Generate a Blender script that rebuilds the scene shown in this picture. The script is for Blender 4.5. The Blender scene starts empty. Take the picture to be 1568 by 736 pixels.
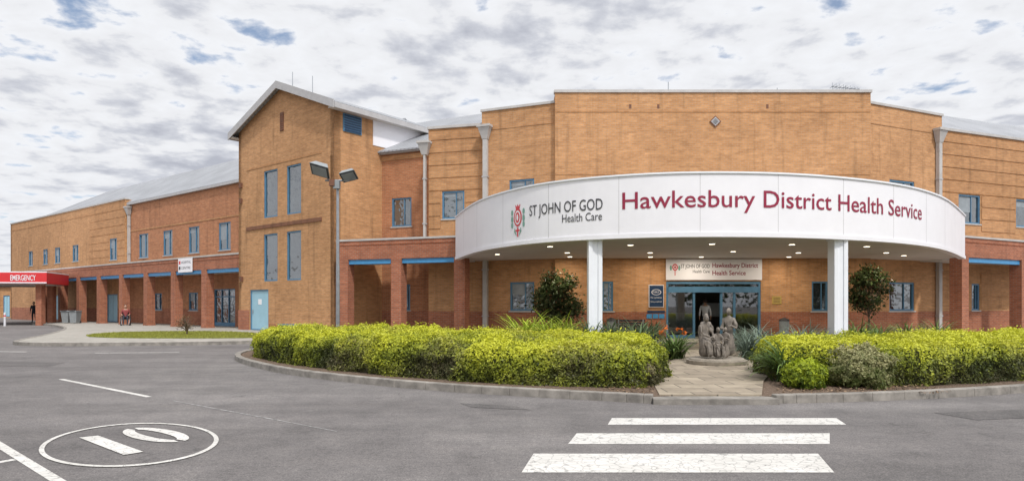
import bpy, bmesh, math, random
import numpy as np
from mathutils import Vector, Matrix, noise
random.seed(7); rng=np.random.default_rng(7)
S=bpy.context.scene
COL=S.collection
# ------------------------------------------------------------------ materials
def nm(name):
    m=bpy.data.materials.new(name); m.use_nodes=True
    nt=m.node_tree; b=nt.nodes['Principled BSDF']
    return m,nt,b
def N(nt,t,**k):
    n=nt.nodes.new(t)
    for a,v in k.items(): setattr(n,a,v)
    return n
def ramp(nt,fac,stops):
    r=N(nt,'ShaderNodeValToRGB'); cr=r.color_ramp
    while len(cr.elements)>1: cr.elements.remove(cr.elements[-1])
    cr.elements[0].position=stops[0][0]; cr.elements[0].color=(*stops[0][1],1)
    for p,c in stops[1:]:
        e=cr.elements.new(p); e.color=(*c,1)
    nt.links.new(fac,r.inputs[0]); return r.outputs[0]
def pos(nt): return N(nt,'ShaderNodeNewGeometry').outputs['Position']
def noi(nt,vec,scale,detail=5,rough=.6,dist=0):
    n=N(nt,'ShaderNodeTexNoise'); n.inputs['Scale'].default_value=scale
    n.inputs['Detail'].default_value=detail; n.inputs['Roughness'].default_value=rough
    n.inputs['Distortion'].default_value=dist
    nt.links.new(vec,n.inputs['Vector']); return n.outputs['Fac']
def mixc(nt,f,a,b,mode='MIX'):
    m=N(nt,'ShaderNodeMix',data_type='RGBA',blend_type=mode)
    for i,v in ((0,f),(6,a),(7,b)):
        if isinstance(v,(int,float)): m.inputs[i].default_value=v
        elif isinstance(v,tuple): m.inputs[i].default_value=(*v,1)
        else: nt.links.new(v,m.inputs[i])
    return m.outputs[2]
def bump(nt,b,h,s,d=.01):
    n=N(nt,'ShaderNodeBump'); n.inputs['Strength'].default_value=s; n.inputs['Distance'].default_value=d
    nt.links.new(h,n.inputs['Height']); nt.links.new(n.outputs[0],b.inputs['Normal'])
def simple(name,c,rough=.6,var=.12,scale=3,metal=0):
    m,nt,b=nm(name); p=pos(nt)
    f=noi(nt,p,scale,6)
    lo=tuple(x*(1-var) for x in c); hi=tuple(min(1,x*(1+var)) for x in c)
    nt.links.new(ramp(nt,f,[(.3,lo),(.7,hi)]),b.inputs['Base Color'])
    b.inputs['Roughness'].default_value=rough; b.inputs['Metallic'].default_value=metal
    return m
def brick(name,c1,c2,mort,dirt=.24):
    m,nt,b=nm(name)
    uv=N(nt,'ShaderNodeUVMap').outputs[0]
    t=N(nt,'ShaderNodeTexBrick'); nt.links.new(uv,t.inputs['Vector'])
    t.inputs['Color1'].default_value=(*c1,1); t.inputs['Color2'].default_value=(*c2,1); t.inputs['Mortar'].default_value=(*mort,1)
    t.inputs['Scale'].default_value=1; t.inputs['Mortar Size'].default_value=.012
    t.inputs['Brick Width'].default_value=.24; t.inputs['Row Height'].default_value=.086; t.inputs['Bias'].default_value=-.1
    p=pos(nt)
    f=noi(nt,p,.45,6,.65); g=noi(nt,p,4,5,.65)
    mp=N(nt,'ShaderNodeMapping'); mp.inputs['Scale'].default_value=(2.2,2.2,.16); nt.links.new(p,mp.inputs[0])
    st=noi(nt,mp.outputs[0],1.4,5,.6)
    # uneven courses: each run of bricks a little lighter or darker
    m2=N(nt,'ShaderNodeMapping'); m2.inputs['Scale'].default_value=(1.1,5.8,1); nt.links.new(uv,m2.inputs[0])
    cs_=noi(nt,m2.outputs[0],1.0,3,.8)
    c=mixc(nt,1,t.outputs['Color'],ramp(nt,f,[(.3,(.84,.82,.80)),(.7,(1.08,1.09,1.12))]),'MULTIPLY')
    c=mixc(nt,1,c,ramp(nt,g,[(.3,(.91,.90,.89)),(.7,(1.07,1.07,1.07))]),'MULTIPLY')
    c=mixc(nt,1,c,ramp(nt,cs_,[(.3,(.80,.79,.78)),(.7,(1.16,1.16,1.16))]),'MULTIPLY')
    c=mixc(nt,1,c,ramp(nt,st,[(.3,(1-dirt,1-dirt,1-dirt)),(.46,(1,1,1))]),'MULTIPLY')
    nt.links.new(c,b.inputs['Base Color']); b.inputs['Roughness'].default_value=.9
    bump(nt,b,t.outputs['Fac'],-.35,.01)
    return m
M={}
M['tan']=brick('tan_brick',(.56,.287,.118),(.45,.215,.082),(.44,.285,.17))
M['tanband']=brick('tan_brick_band',(.53,.265,.106),(.43,.20,.075),(.40,.255,.15))
M['red']=brick('red_brick',(.42,.135,.062),(.30,.088,.042),(.32,.20,.14))
M['redtop']=brick('upper_red_brick',(.49,.195,.082),(.38,.138,.057),(.38,.235,.145))
M['white']=simple('white_paint',(.80,.79,.82),.45,.03,1.5)
M['column']=simple('column_paint',(.80,.82,.86),.4,.03,3)
M['trim']=simple('grey_trim',(.42,.41,.41),.5,.1,3)
M['coping']=simple('coping',(.45,.43,.41),.6,.12,3)
M['blue']=simple('blue_paint',(.075,.19,.31),.4,.12,4)
M['bluebeam']=simple('blue_beam_paint',(.06,.26,.50),.4,.1,4)
M['paleblue']=simple('pale_blue_door',(.30,.50,.60),.45,.06,3)
M['soffit']=simple('soffit_paint',(.62,.59,.55),.7,.05,1)
M['dark']=simple('dark_metal',(.03,.03,.035),.5,.2,6)
M['brown']=simple('brown_vent',(.16,.07,.04),.7,.2,6)
M['stringc']=brick('string_course',(.25,.10,.05),(.2,.08,.04),(.2,.12,.08))
M['galv']=simple('galvanised_steel',(.36,.38,.40),.35,.15,6,.7)
M['redpaint']=simple('red_paint',(.62,.03,.035),.4,.06,2)
M['maroon']=simple('maroon_lettering',(.27,.012,.045),.5,.04,3)
M['charcoal']=simple('charcoal_lettering',(.05,.05,.055),.5,.04,3)
M['logored']=simple('logo_red',(.6,.05,.06),.5,.05,3)
M['logogreen']=simple('logo_green',(.18,.35,.28),.5,.05,3)
M['navy']=simple('navy_panel',(.01,.035,.09),.4,.1,3)
M['brass']=simple('brass',(.6,.42,.12),.35,.1,5,.6)
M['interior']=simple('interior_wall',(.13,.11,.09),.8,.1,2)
M['bronze']=simple('statue_bronze',(.17,.145,.12),.65,.5,9)
M['plinth']=simple('plinth_stone',(.27,.235,.19),.85,.3,7)
M['pot']=simple('terracotta_pot',(.22,.15,.11),.8,.15,6)
M['kerb']=simple('kerb_concrete',(.24,.22,.195),.9,.4,4)
M['bark']=simple('bark',(.12,.085,.06),.9,.3,12)
M['skin']=simple('skin',(.45,.26,.18),.55,.06,8)
M['lips']=simple('lips',(.30,.11,.09),.5,.06,8)
M['hair']=simple('hair',(.03,.02,.015),.7,.2,20)
M['shirtw']=simple('white_shirt',(.65,.65,.68),.8,.06,8)
M['shirtd']=simple('dark_shirt',(.04,.045,.06),.85,.1,8)
M['shirtr']=simple('red_shirt',(.24,.05,.05),.85,.1,8)
M['trouser']=simple('trousers',(.03,.035,.05),.85,.1,8)
M['shoe']=simple('shoe',(.02,.02,.02),.6,.1,8)
M['bin']=simple('grey_bin',(.25,.27,.28),.5,.1,6)
def glass(name,base,gl):
    m,nt,b=nm(name); p=pos(nt)
    nt.links.new(ramp(nt,noi(nt,p,.9,2),[(.4,base),(.62,tuple(x*2.2 for x in base))]),b.inputs['Base Color'])
    b.inputs['Roughness'].default_value=.05
    g=N(nt,'ShaderNodeBsdfGlossy'); g.inputs['Roughness'].default_value=.02; g.inputs['Color'].default_value=(.85,.87,.88,1)
    nb=N(nt,'ShaderNodeBump'); nb.inputs['Strength'].default_value=.5; nb.inputs['Distance'].default_value=.12
    nt.links.new(noi(nt,p,1.6,2),nb.inputs['Height']); nt.links.new(nb.outputs[0],g.inputs['Normal'])
    mx=N(nt,'ShaderNodeMixShader'); mx.inputs[0].default_value=gl
    nt.links.new(b.outputs[0],mx.inputs[1]); nt.links.new(g.outputs[0],mx.inputs[2])
    nt.links.new(mx.outputs[0],nt.nodes['Material Output'].inputs[0]); return m
M['glass']=glass('window_glass',(.018,.024,.027),.26)
M['blind']=simple('window_blind',(.26,.29,.31),.5,.2,2)
def dglass():
    m,nt,b=nm('door_glass')
    t=N(nt,'ShaderNodeBsdfTransparent'); t.inputs[0].default_value=(.6,.67,.68,1)
    g=N(nt,'ShaderNodeBsdfGlossy'); g.inputs['Roughness'].default_value=.02
    mx=N(nt,'ShaderNodeMixShader'); mx.inputs[0].default_value=.20
    nt.links.new(t.outputs[0],mx.inputs[1]); nt.links.new(g.outputs[0],mx.inputs[2])
    nt.links.new(mx.outputs[0],nt.nodes['Material Output'].inputs[0]); return m
M['dglass']=dglass()
def emis(name,c,s):
    m,nt,b=nm(name); b.inputs['Base Color'].default_value=(*c,1)
    b.inputs['Emission Color'].default_value=(*c,1); b.inputs['Emission Strength'].default_value=s; return m
M['lamp']=emis('downlight',(1,.88,.66),5)
def roofmat():
    m,nt,b=nm('metal_roof'); uv=N(nt,'ShaderNodeUVMap').outputs[0]
    w=N(nt,'ShaderNodeTexWave',wave_type='BANDS',bands_direction='X'); w.inputs['Scale'].default_value=1.3
    nt.links.new(uv,w.inputs[0]); p=pos(nt)
    c=ramp(nt,w.outputs['Fac'],[(.0,(.25,.26,.28)),(.4,(.35,.36,.38))])
    c=mixc(nt,1,c,ramp(nt,noi(nt,p,.6,5),[(.3,(.8,.8,.8)),(.7,(1.1,1.1,1.1))]),'MULTIPLY')
    nt.links.new(c,b.inputs['Base Color']); b.inputs['Roughness'].default_value=.5; b.inputs['Metallic'].default_value=.15
    bump(nt,b,w.outputs['Fac'],.4,.03); return m
M['roof']=roofmat()
def asphalt(name='asphalt',k=1.0):
    m,nt,b=nm(name); p=pos(nt)
    big=noi(nt,p,.22,6,.6); mid=noi(nt,p,1.7,7,.7); fine=noi(nt,p,60,3,.7); agg=noi(nt,p,17,5,.8)
    c=ramp(nt,big,[(.3,(.112*k,.103*k,.101*k)),(.5,(.145*k,.134*k,.131*k)),(.7,(.182*k,.170*k,.164*k))])
    c=mixc(nt,1,c,ramp(nt,mid,[(.3,(.76,.76,.76)),(.5,(1,1,1)),(.7,(1.20,1.19,1.17))]),'MULTIPLY')
    c=mixc(nt,1,c,ramp(nt,agg,[(.32,(.72,.72,.72)),(.5,(1,1,1)),(.68,(1.32,1.31,1.29))]),'MULTIPLY')
    c=mixc(nt,1,c,ramp(nt,fine,[(.3,(.52,.52,.52)),(.5,(1,1,1)),(.70,(1.7,1.68,1.64))]),'MULTIPLY')
    mp=N(nt,'ShaderNodeMapping'); mp.inputs['Scale'].default_value=(.10,.9,1); mp.inputs['Rotation'].default_value=(0,0,.12)
    nt.links.new(p,mp.inputs[0])
    c=mixc(nt,1,c,ramp(nt,noi(nt,mp.outputs[0],1,4),[(.35,(.84,.84,.84)),(.6,(1.08,1.08,1.08))]),'MULTIPLY')
    v=N(nt,'ShaderNodeTexVoronoi',feature='DISTANCE_TO_EDGE'); v.inputs['Scale'].default_value=.30
    dn=N(nt,'ShaderNodeTexNoise'); dn.inputs['Scale'].default_value=1.3; dn.inputs['Detail'].default_value=6
    nt.links.new(p,dn.inputs['Vector'])
    ad=N(nt,'ShaderNodeVectorMath',operation='ADD'); sc=N(nt,'ShaderNodeVectorMath',operation='SCALE'); sc.inputs['Scale'].default_value=1.6
    nt.links.new(dn.outputs['Color'],sc.inputs[0]); nt.links.new(p,ad.inputs[0]); nt.links.new(sc.outputs[0],ad.inputs[1]); nt.links.new(ad.outputs[0],v.inputs['Vector'])
    ck=ramp(nt,v.outputs['Distance'],[(.0,(.62,.62,.62)),(.004,(.8,.8,.8)),(.009,(1,1,1))])
    ck=mixc(nt,ramp(nt,noi(nt,p,.35,3),[(.45,(0,0,0)),(.6,(1,1,1))]),(1.,1.,1.),ck)
    c=mixc(nt,1,c,ck,'MULTIPLY')
    nt.links.new(c,b.inputs['Base Color']); b.inputs['Roughness'].default_value=.88
    bump(nt,b,fine,.5,.006); return m
M['asphalt']=asphalt()
M['patch']=asphalt('asphalt_repair',.74)
def paint():
    m,nt,b=nm('road_paint'); p=pos(nt)
    v=N(nt,'ShaderNodeTexVoronoi',feature='DISTANCE_TO_EDGE'); v.inputs['Scale'].default_value=9
    dn=N(nt,'ShaderNodeTexNoise'); dn.inputs['Scale'].default_value=6; nt.links.new(p,dn.inputs['Vector'])
    ad=N(nt,'ShaderNodeVectorMath',operation='ADD'); sc=N(nt,'ShaderNodeVectorMath',operation='SCALE'); sc.inputs['Scale'].default_value=.12
    nt.links.new(dn.outputs['Color'],sc.inputs[0]); nt.links.new(p,ad.inputs[0]); nt.links.new(sc.outputs[0],ad.inputs[1]); nt.links.new(ad.outputs[0],v.inputs['Vector'])
    cr=ramp(nt,v.outputs['Distance'],[(.0,(.5,.5,.5)),(.05,(1,1,1))])
    f=noi(nt,p,7,8,.75)
    c=mixc(nt,ramp(nt,f,[(.35,(1,1,1)),(.44,(0,0,0))]),(.64,.62,.59),(.26,.25,.24))
    c=mixc(nt,1,c,cr,'MULTIPLY')
    c=mixc(nt,1,c,ramp(nt,noi(nt,p,1.3,4),[(.3,(.82,.82,.8)),(.7,(1.05,1.05,1.05))]),'MULTIPLY')
    nt.links.new(c,b.inputs['Base Color']); b.inputs['Roughness'].default_value=.7; return m
M['paint']=paint()
def fadepaint():
    m,nt,b=nm('faded_paint'); p=pos(nt)
    c=ramp(nt,noi(nt,p,9,8,.75),[(.42,(.17,.165,.16)),(.6,(.40,.39,.38))])
    nt.links.new(c,b.inputs['Base Color']); b.inputs['Roughness'].default_value=.8; return m
M['fade']=fadepaint()
def pavers(name,c1,c2,mo,w,h,off=.5):
    m,nt,b=nm(name); uv=N(nt,'ShaderNodeUVMap').outputs[0]
    t=N(nt,'ShaderNodeTexBrick'); nt.links.new(uv,t.inputs['Vector']); t.offset=off
    t.inputs['Color1'].default_value=(*c1,1); t.inputs['Color2'].default_value=(*c2,1); t.inputs['Mortar'].default_value=(*mo,1)
    t.inputs['Scale'].default_value=1; t.inputs['Mortar Size'].default_value=.014; t.inputs['Brick Width'].default_value=w; t.inputs['Row Height'].default_value=h
    p=pos(nt)
    c=mixc(nt,1,t.outputs['Color'],ramp(nt,noi(nt,p,2.5,8,.7),[(.3,(.7,.7,.68)),(.7,(1.2,1.2,1.2))]),'MULTIPLY')
    nt.links.new(c,b.inputs['Base Color']); b.inputs['Roughness'].default_value=.85; bump(nt,b,t.outputs['Fac'],-.4,.01); return m
M['flag']=pavers('flagstone',(.36,.30,.225),(.25,.205,.155),(.12,.10,.075),.75,.55)
M['concrete']=pavers('footpath_concrete',(.37,.345,.31),(.34,.32,.285),(.19,.18,.165),1.5,1.5,0)
def mulch():
    m,nt,b=nm('mulch'); p=pos(nt); f=noi(nt,p,22,6,.75)
    nt.links.new(ramp(nt,f,[(.3,(.05,.032,.022)),(.5,(.15,.10,.068)),(.72,(.30,.22,.16))]),b.inputs['Base Color'])
    b.inputs['Roughness'].default_value=1; bump(nt,b,f,1,.04); return m
M['mulch']=mulch()
def lawn():
    m,nt,b=nm('lawn'); p=pos(nt)
    c=ramp(nt,noi(nt,p,1.2,7,.7),[(.3,(.09,.12,.025)),(.55,(.17,.18,.04)),(.75,(.26,.22,.10))])
    nt.links.new(c,b.inputs['Base Color']); b.inputs['Roughness'].default_value=1; bump(nt,b,noi(nt,p,30,4),1,.03); return m
M['lawn']=lawn()
def leafmat():
    m,nt,b=nm('foliage'); a=N(nt,'ShaderNodeAttribute',attribute_name='Col')
    nt.links.new(a.outputs['Color'],b.inputs['Base Color']); b.inputs['Roughness'].default_value=.5
    b.inputs['Specular IOR Level'].default_value=.3
    t=N(nt,'ShaderNodeBsdfTranslucent'); nt.links.new(a.outputs['Color'],t.inputs[0])
    mx=N(nt,'ShaderNodeMixShader'); mx.inputs[0].default_value=.25
    nt.links.new(b.outputs[0],mx.inputs[1]); nt.links.new(t.outputs[0],mx.inputs[2])
    nt.links.new(mx.outputs[0],nt.nodes['Material Output'].inputs[0]); return m
M['leaf']=leafmat()
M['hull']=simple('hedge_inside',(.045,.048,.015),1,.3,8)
# ------------------------------------------------------------------ mesh builder
def empty(name,loc=(0,0,0)):
    e=bpy.data.objects.new(name,None); e.location=loc; e.empty_display_size=.3; COL.objects.link(e); return e
class MB:
    def __init__(s): s.v=[]; s.f=[]; s.m=[]
    def face(s,pts,mat):
        i=len(s.v); s.v+= [tuple(p) for p in pts]; s.f.append(tuple(range(i,i+len(pts)))); s.m.append(mat)
    def hexa(s,b,t,mat):
        n=len(b); i=len(s.v); s.v+=[tuple(p) for p in b]+[tuple(p) for p in t]
        s.f.append(tuple(i+k for k in reversed(range(n)))); s.m.append(mat)
        s.f.append(tuple(i+n+k for k in range(n))); s.m.append(mat)
        for k in range(n):
            s.f.append((i+k,i+(k+1)%n,i+n+(k+1)%n,i+n+k)); s.m.append(mat)
    def prism(s,poly,z0,z1,mat):
        a=sum(poly[i][0]*poly[(i+1)%len(poly)][1]-poly[(i+1)%len(poly)][0]*poly[i][1] for i in range(len(poly)))
        if a<0: poly=poly[::-1]
        s.hexa([(p[0],p[1],z0) for p in poly],[(p[0],p[1],z1) for p in poly],mat)
    def fbox(s,F,u0,u1,o0,o1,z0,z1,mat):
        if u1<=u0 or z1<=z0: return
        P=[F.p(u0,o1),F.p(u1,o1),F.p(u1,o0),F.p(u0,o0)]
        s.hexa([(x,y,z0) for x,y in P],[(x,y,z1) for x,y in P],mat)
    def box(s,c,sz,mat,rot=None):
        c=Vector(c); h=Vector(sz)/2; R=rot or Matrix.Identity(3)
        b=[c+R@Vector((sx*h.x,sy*h.y,-h.z)) for sx,sy in((-1,-1),(1,-1),(1,1),(-1,1))]
        t=[c+R@Vector((sx*h.x,sy*h.y,h.z)) for sx,sy in((-1,-1),(1,-1),(1,1),(-1,1))]
        s.hexa(b,t,mat)
    def tube(s,p0,p1,r0,r1,mat,n=10):
        p0=Vector(p0);p1=Vector(p1);d=(p1-p0).normalized()
        a=d.orthogonal().normalized(); b=d.cross(a)
        B=[p0+(a*math.cos(k*2*math.pi/n)+b*math.sin(k*2*math.pi/n))*r0 for k in range(n)]
        T=[p1+(a*math.cos(k*2*math.pi/n)+b*math.sin(k*2*math.pi/n))*r1 for k in range(n)]
        s.hexa(B,T,mat)
    def ball(s,c,r,mat,seg=14,ring=9):
        c=Vector(c); R=(r,r,r) if isinstance(r,(int,float)) else r; i=len(s.v)
        for a in range(ring+1):
            th=math.pi*a/ring
            for k in range(seg):
                ph=2*math.pi*k/seg
                s.v.append((c.x+R[0]*math.sin(th)*math.cos(ph),c.y+R[1]*math.sin(th)*math.sin(ph),c.z+R[2]*math.cos(th)))
        for a in range(ring):
            for k in range(seg):
                q=(i+a*seg+k,i+(a+1)*seg+k,i+(a+1)*seg+(k+1)%seg,i+a*seg+(k+1)%seg)
                s.f.append(q); s.m.append(mat)
    def addmesh(s,me,mat,M4=None):
        i=len(s.v)
        for v in me.vertices: s.v.append(tuple(M4@v.co if M4 else v.co))
        for p in me.polygons:
            s.f.append(tuple(i+k for k in p.vertices)); s.m.append(mat(p) if callable(mat) else mat)
    def done(s,name,parent=None,smooth=False,bev=0):
        me=bpy.data.meshes.new(name); me.from_pydata(s.v,[],s.f)
        keys=sorted(set(s.m)); 
        for k in keys: me.materials.append(M[k])
        me.polygons.foreach_set('material_index',[keys.index(k) for k in s.m])
        uv=me.uv_layers.new(name='UVMap')
        for p in me.polygons:
            n=p.normal
            if abs(n.z)>.9 : f=lambda c:(c.x,c.y)
            else:
                l=math.hypot(n.x,n.y) or 1; tx,ty=-n.y/l,n.x/l
                f=lambda c:(c.x*tx+c.y*ty,c.z)
            for li in p.loop_indices: uv.data[li].uv=f(me.vertices[me.loops[li].vertex_index].co)
        if smooth: me.polygons.foreach_set('use_smooth',[True]*len(me.polygons))
        me.validate(); me.update()
        o=bpy.data.objects.new(name,me); COL.objects.link(o)
        if parent: o.parent=parent; o.matrix_parent_inverse=Matrix.Translation(-parent.location)
        if bev:
            b=o.modifiers.new('bevel','BEVEL'); b.width=bev; b.segments=2; b.limit_method='ANGLE'
        return o
class Fr:
    """wall frame: p0 -> p1 left to right seen from outside; outward normal to the right of travel"""
    def __init__(s,p0,p1):
        s.p0=Vector(p0); d=Vector(p1)-s.p0; s.L=d.length; s.d=d/s.L; s.n=Vector((s.d.y,-s.d.x))
    def p(s,u,o=0): q=s.p0+s.d*u+s.n*o; return (q.x,q.y)
    def P(s,u,o,z): q=s.p0+s.d*u+s.n*o; return (q.x,q.y,z)
    def sight(s,b):   # station along the wall measured on a survey bearing
        t=(b-784)/1000; return (t*s.p0.y-s.p0.x)/(s.d.x-t*s.d.y)
    def sh(s,o): return Fr(s.p(0,o),s.p(s.L,o))
def wall(mb,F,z0,z1,ops=(),mat='tan',low=None,zl=1.25,T=.35,u0=0,u1=None,topmat=None):
    u1=F.L if u1 is None else u1
    us=sorted({u0,u1,*[o[0] for o in ops],*[o[1] for o in ops]}); zs={z0,z1,*[o[2] for o in ops],*[o[3] for o in ops]}
    if low: zs.add(zl)
    zs=sorted(zs)
    for a,b in zip(us,us[1:]):
        for c,d in zip(zs,zs[1:]):
            uc=(a+b)/2; zc=(c+d)/2
            if any(o[0]<uc<o[1] and o[2]<zc<o[3] for o in ops): continue
            mb.face([F.P(a,0,c),F.P(b,0,c),F.P(b,0,d),F.P(a,0,d)],low if (low and zc<zl) else mat)
    mb.face([F.P(u0,0,z1),F.P(u1,0,z1),F.P(u1,-T,z1),F.P(u0,-T,z1)],topmat or mat)
    mb.face([F.P(u1,0,z0),F.P(u1,-T,z0),F.P(u1,-T,z1),F.P(u1,0,z1)],mat)
    mb.face([F.P(u0,-T,z0),F.P(u0,0,z0),F.P(u0,0,z1),F.P(u0,-T,z1)],mat)
    mb.face([F.P(u1,-T,z0),F.P(u0,-T,z0),F.P(u0,-T,z1),F.P(u1,-T,z1)],mat)
    for o in ops:
        a,b,c,d,k=o; D=-.15
        mb.face([F.P(a,0,c),F.P(b,0,c),F.P(b,D,c),F.P(a,D,c)],mat); mb.face([F.P(a,D,d),F.P(b,D,d),F.P(b,0,d),F.P(a,0,d)],mat)
        mb.face([F.P(a,0,c),F.P(a,D,c),F.P(a,D,d),F.P(a,0,d)],mat); mb.face([F.P(b,D,c),F.P(b,0,c),F.P(b,0,d),F.P(b,D,d)],mat)
        window(mb,F,*o)
def window(mb,F,a,b,c,d,k):
    if k=='none': return
    w=.075; g=-.10
    def fr(a,b,c,d,mat='blue',w=w):
        mb.fbox(F,a,a+w,-.13,-.03,c,d,mat); mb.fbox(F,b-w,b,-.13,-.03,c,d,mat)
        mb.fbox(F,a+w,b-w,-.13,-.03,c,c+w,mat); mb.fbox(F,a+w,b-w,-.13,-.03,d-w,d,mat)
    fr(a,b,c,d)
    if k=='door':
        mb.fbox(F,a+w,b-w,-.12,-.07,c+.02,d-w,'paleblue')
        mb.fbox(F,a+w+.1,a+w+.16,-.07,-.03,c+.95,c+1.15,'galv')
        mb.fbox(F,(a+b)/2-.2,(a+b)/2+.15,-.069,-.06,c+1.45,c+1.75,'white'); return
    if k=='ddoor':
        mb.fbox(F,a+w,b-w,-.12,-.07,c+.02,d-w,'paleblue')
        mb.fbox(F,(a+b)/2-.012,(a+b)/2+.012,-.071,-.065,c+.02,d-w,'dark'); return
    mb.face([F.P(a,g,c),F.P(b,g,c),F.P(b,g,d),F.P(a,g,d)],'glass')
    if k=='win':
        mb.fbox(F,a-.06,b+.06,-.02,.04,c-.06,c-.003,'coping')
        m=a+(b-a)*.62; mb.fbox(F,m-.015,m+.015,-.12,-.05,c+w,d-w,'blue')
        if random.random()<.45:
            h=random.uniform(.15,.7)*(d-c); mb.face([F.P(a+w,g+.012,d-h),F.P(m-.02,g+.012,d-h),F.P(m-.02,g+.012,d-w),F.P(a+w,g+.012,d-w)],'blind')
    if k=='gdoor':
        n=max(2,round((b-a)/.9)); 
        for i in range(1,n): x=a+(b-a)*i/n; mb.fbox(F,x-.035,x+.035,-.12,-.04,c,d-w,'blue')
        mb.fbox(F,a+w,b-w,-.12,-.045,c+.003,c+.25,'blue'); mb.fbox(F,a+w,b-w,-.12,-.045,d-.55,d-.48,'blue')
def bands(mb,F,z0,z1,step,ops=(),u0=0,u1=None,mat='tanband'):
    u1=F.L if u1 is None else u1; z=z0
    while z+step*.5<z1:
        a,b=z+.07,min(z+step,z1-.05); segs=[(u0+.02,u1-.02)]
        for o in ops:
            if o[2]-.08<b and o[3]+.05>a:
                ns=[]
                for s,e in segs:
                    if o[1]+.08<s or o[0]-.08>e: ns.append((s,e))
                    else: ns+= [(s,o[0]-.08),(o[1]+.08,e)]
                segs=ns
        for s,e in segs: mb.fbox(F,s,e,-.02,.03,a,b,mat)
        z+=step
def gutter(mb,F,z,u0=0,u1=None,mat='trim'):
    u1=F.L if u1 is None else u1; mb.fbox(F,u0,u1,.0,.16,z-.14,z+.02,mat)
def textmesh(s,w,h=None,align=0,bold=0):
    cu=bpy.data.curves.new('t','FONT'); cu.body=s; cu.resolution_u=3; cu.offset=bold
    o=bpy.data.objects.new('t',cu); COL.objects.link(o); bpy.context.view_layer.update()
    dg=bpy.context.evaluated_depsgraph_get(); me=bpy.data.meshes.new_from_object(o.evaluated_get(dg))
    bpy.data.objects.remove(o)
    bm=bmesh.new(); bm.from_mesh(me); bmesh.ops.triangulate(bm,faces=bm.faces); bm.to_mesh(me); bm.free()
    xs=[v.co.x for v in me.vertices]; x0,x1=min(xs),max(xs); k=w/(x1-x0)
    ky=k if h is None else h/.7
    for v in me.vertices: v.co=Vector(((v.co.x-x0)*k,v.co.y*ky,0))
    return me
def text_on(mb,F,s,u,z,w,h,off,mat,bold=0):
    me=textmesh(s,w,h,bold=bold)
    for v in me.vertices: v.co=Vector(F.P(u+v.co.x,off,z+v.co.y))
    mb.addmesh(me,mat)
# ------------------------------------------------------------------ camera, light, sky
cam=bpy.data.cameras.new('camera'); co=bpy.data.objects.new('camera',cam); COL.objects.link(co)
co.location=(0,0,1.6); co.rotation_euler=(math.radians(90),0,0)
cam.sensor_width=36; cam.lens=22.96; cam.shift_y=.0619; cam.clip_end=2000; cam.clip_start=.05
S.camera=co
sv=Vector((.24,-.52,.82)).normalized()
sl=bpy.data.lights.new('sun','SUN'); sl.energy=2.7; sl.angle=math.radians(4); sl.color=(1,.965,.91)
so=bpy.data.objects.new('sun',sl); COL.objects.link(so); so.rotation_euler=(-sv).to_track_quat('-Z','Y').to_euler(); so.location=(10,-30,40)
W=bpy.data.worlds.new('World'); S.world=W; W.use_nodes=True; nt=W.node_tree
for n in list(nt.nodes): nt.nodes.remove(n)
out=N(nt,'ShaderNodeOutputWorld'); sky=N(nt,'ShaderNodeTexSky',sky_type='NISHITA'); sky.sun_disc=False
sky.sun_elevation=math.asin(sv.z); sky.sun_rotation=math.atan2(sv.x,sv.y)
bg1=N(nt,'ShaderNodeBackground'); bg1.inputs[1].default_value=.13; nt.links.new(sky.outputs[0],bg1.inputs[0])
tc=N(nt,'ShaderNodeTexCoord'); sp=N(nt,'ShaderNodeSeparateXYZ'); nt.links.new(tc.outputs['Generated'],sp.inputs[0])
def mth(op,a,b=None):
    m=N(nt,'ShaderNodeMath',operation=op)
    for i,v in enumerate((a,b)):
        if v is None: continue
        if isinstance(v,(int,float)): m.inputs[i].default_value=v
        else: nt.links.new(v,m.inputs[i])
    return m.outputs[0]
zz=mth('ADD',mth('MAXIMUM',sp.outputs[2],0),.13)
cb=N(nt,'ShaderNodeCombineXYZ'); nt.links.new(mth('DIVIDE',sp.outputs[0],zz),cb.inputs[0]); nt.links.new(mth('DIVIDE',sp.outputs[1],zz),cb.inputs[1])
n1=noi(nt,cb.outputs[0],5.2,9,.55,.15); n2=noi(nt,cb.outputs[0],.9,5,.5)
v=mth('ADD',mth('MULTIPLY',n1,.60),mth('MULTIPLY',n2,.40))
ccol=ramp(nt,v,[(.36,(.64,.70,.82)),(.425,(.90,.915,.95)),(.50,(.85,.86,.89)),(.56,(.64,.66,.72)),(.63,(.48,.50,.57))])
hz=ramp(nt,sp.outputs[2],[(0.0,(1,1,1)),(.20,(0,0,0))])
ccol=mixc(nt,mth('MULTIPLY',hz,.5),ccol,(.78,.80,.85))
# overcast brightened around the sun, out of view; added fill for under the canopy
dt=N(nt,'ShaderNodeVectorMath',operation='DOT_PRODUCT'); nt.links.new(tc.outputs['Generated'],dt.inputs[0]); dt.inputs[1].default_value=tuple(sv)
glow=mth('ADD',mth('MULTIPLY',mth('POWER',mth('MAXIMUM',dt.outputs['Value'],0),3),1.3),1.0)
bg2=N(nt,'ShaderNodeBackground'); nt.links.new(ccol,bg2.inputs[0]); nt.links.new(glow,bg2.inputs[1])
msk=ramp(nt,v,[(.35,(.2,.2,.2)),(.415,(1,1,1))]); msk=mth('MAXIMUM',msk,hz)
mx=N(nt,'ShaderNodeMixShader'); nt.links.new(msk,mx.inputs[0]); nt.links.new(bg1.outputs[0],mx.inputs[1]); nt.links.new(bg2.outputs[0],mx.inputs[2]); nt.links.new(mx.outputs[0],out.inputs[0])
S.view_settings.view_transform='Standard'; S.view_settings.look='None'; S.view_settings.exposure=0
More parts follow.
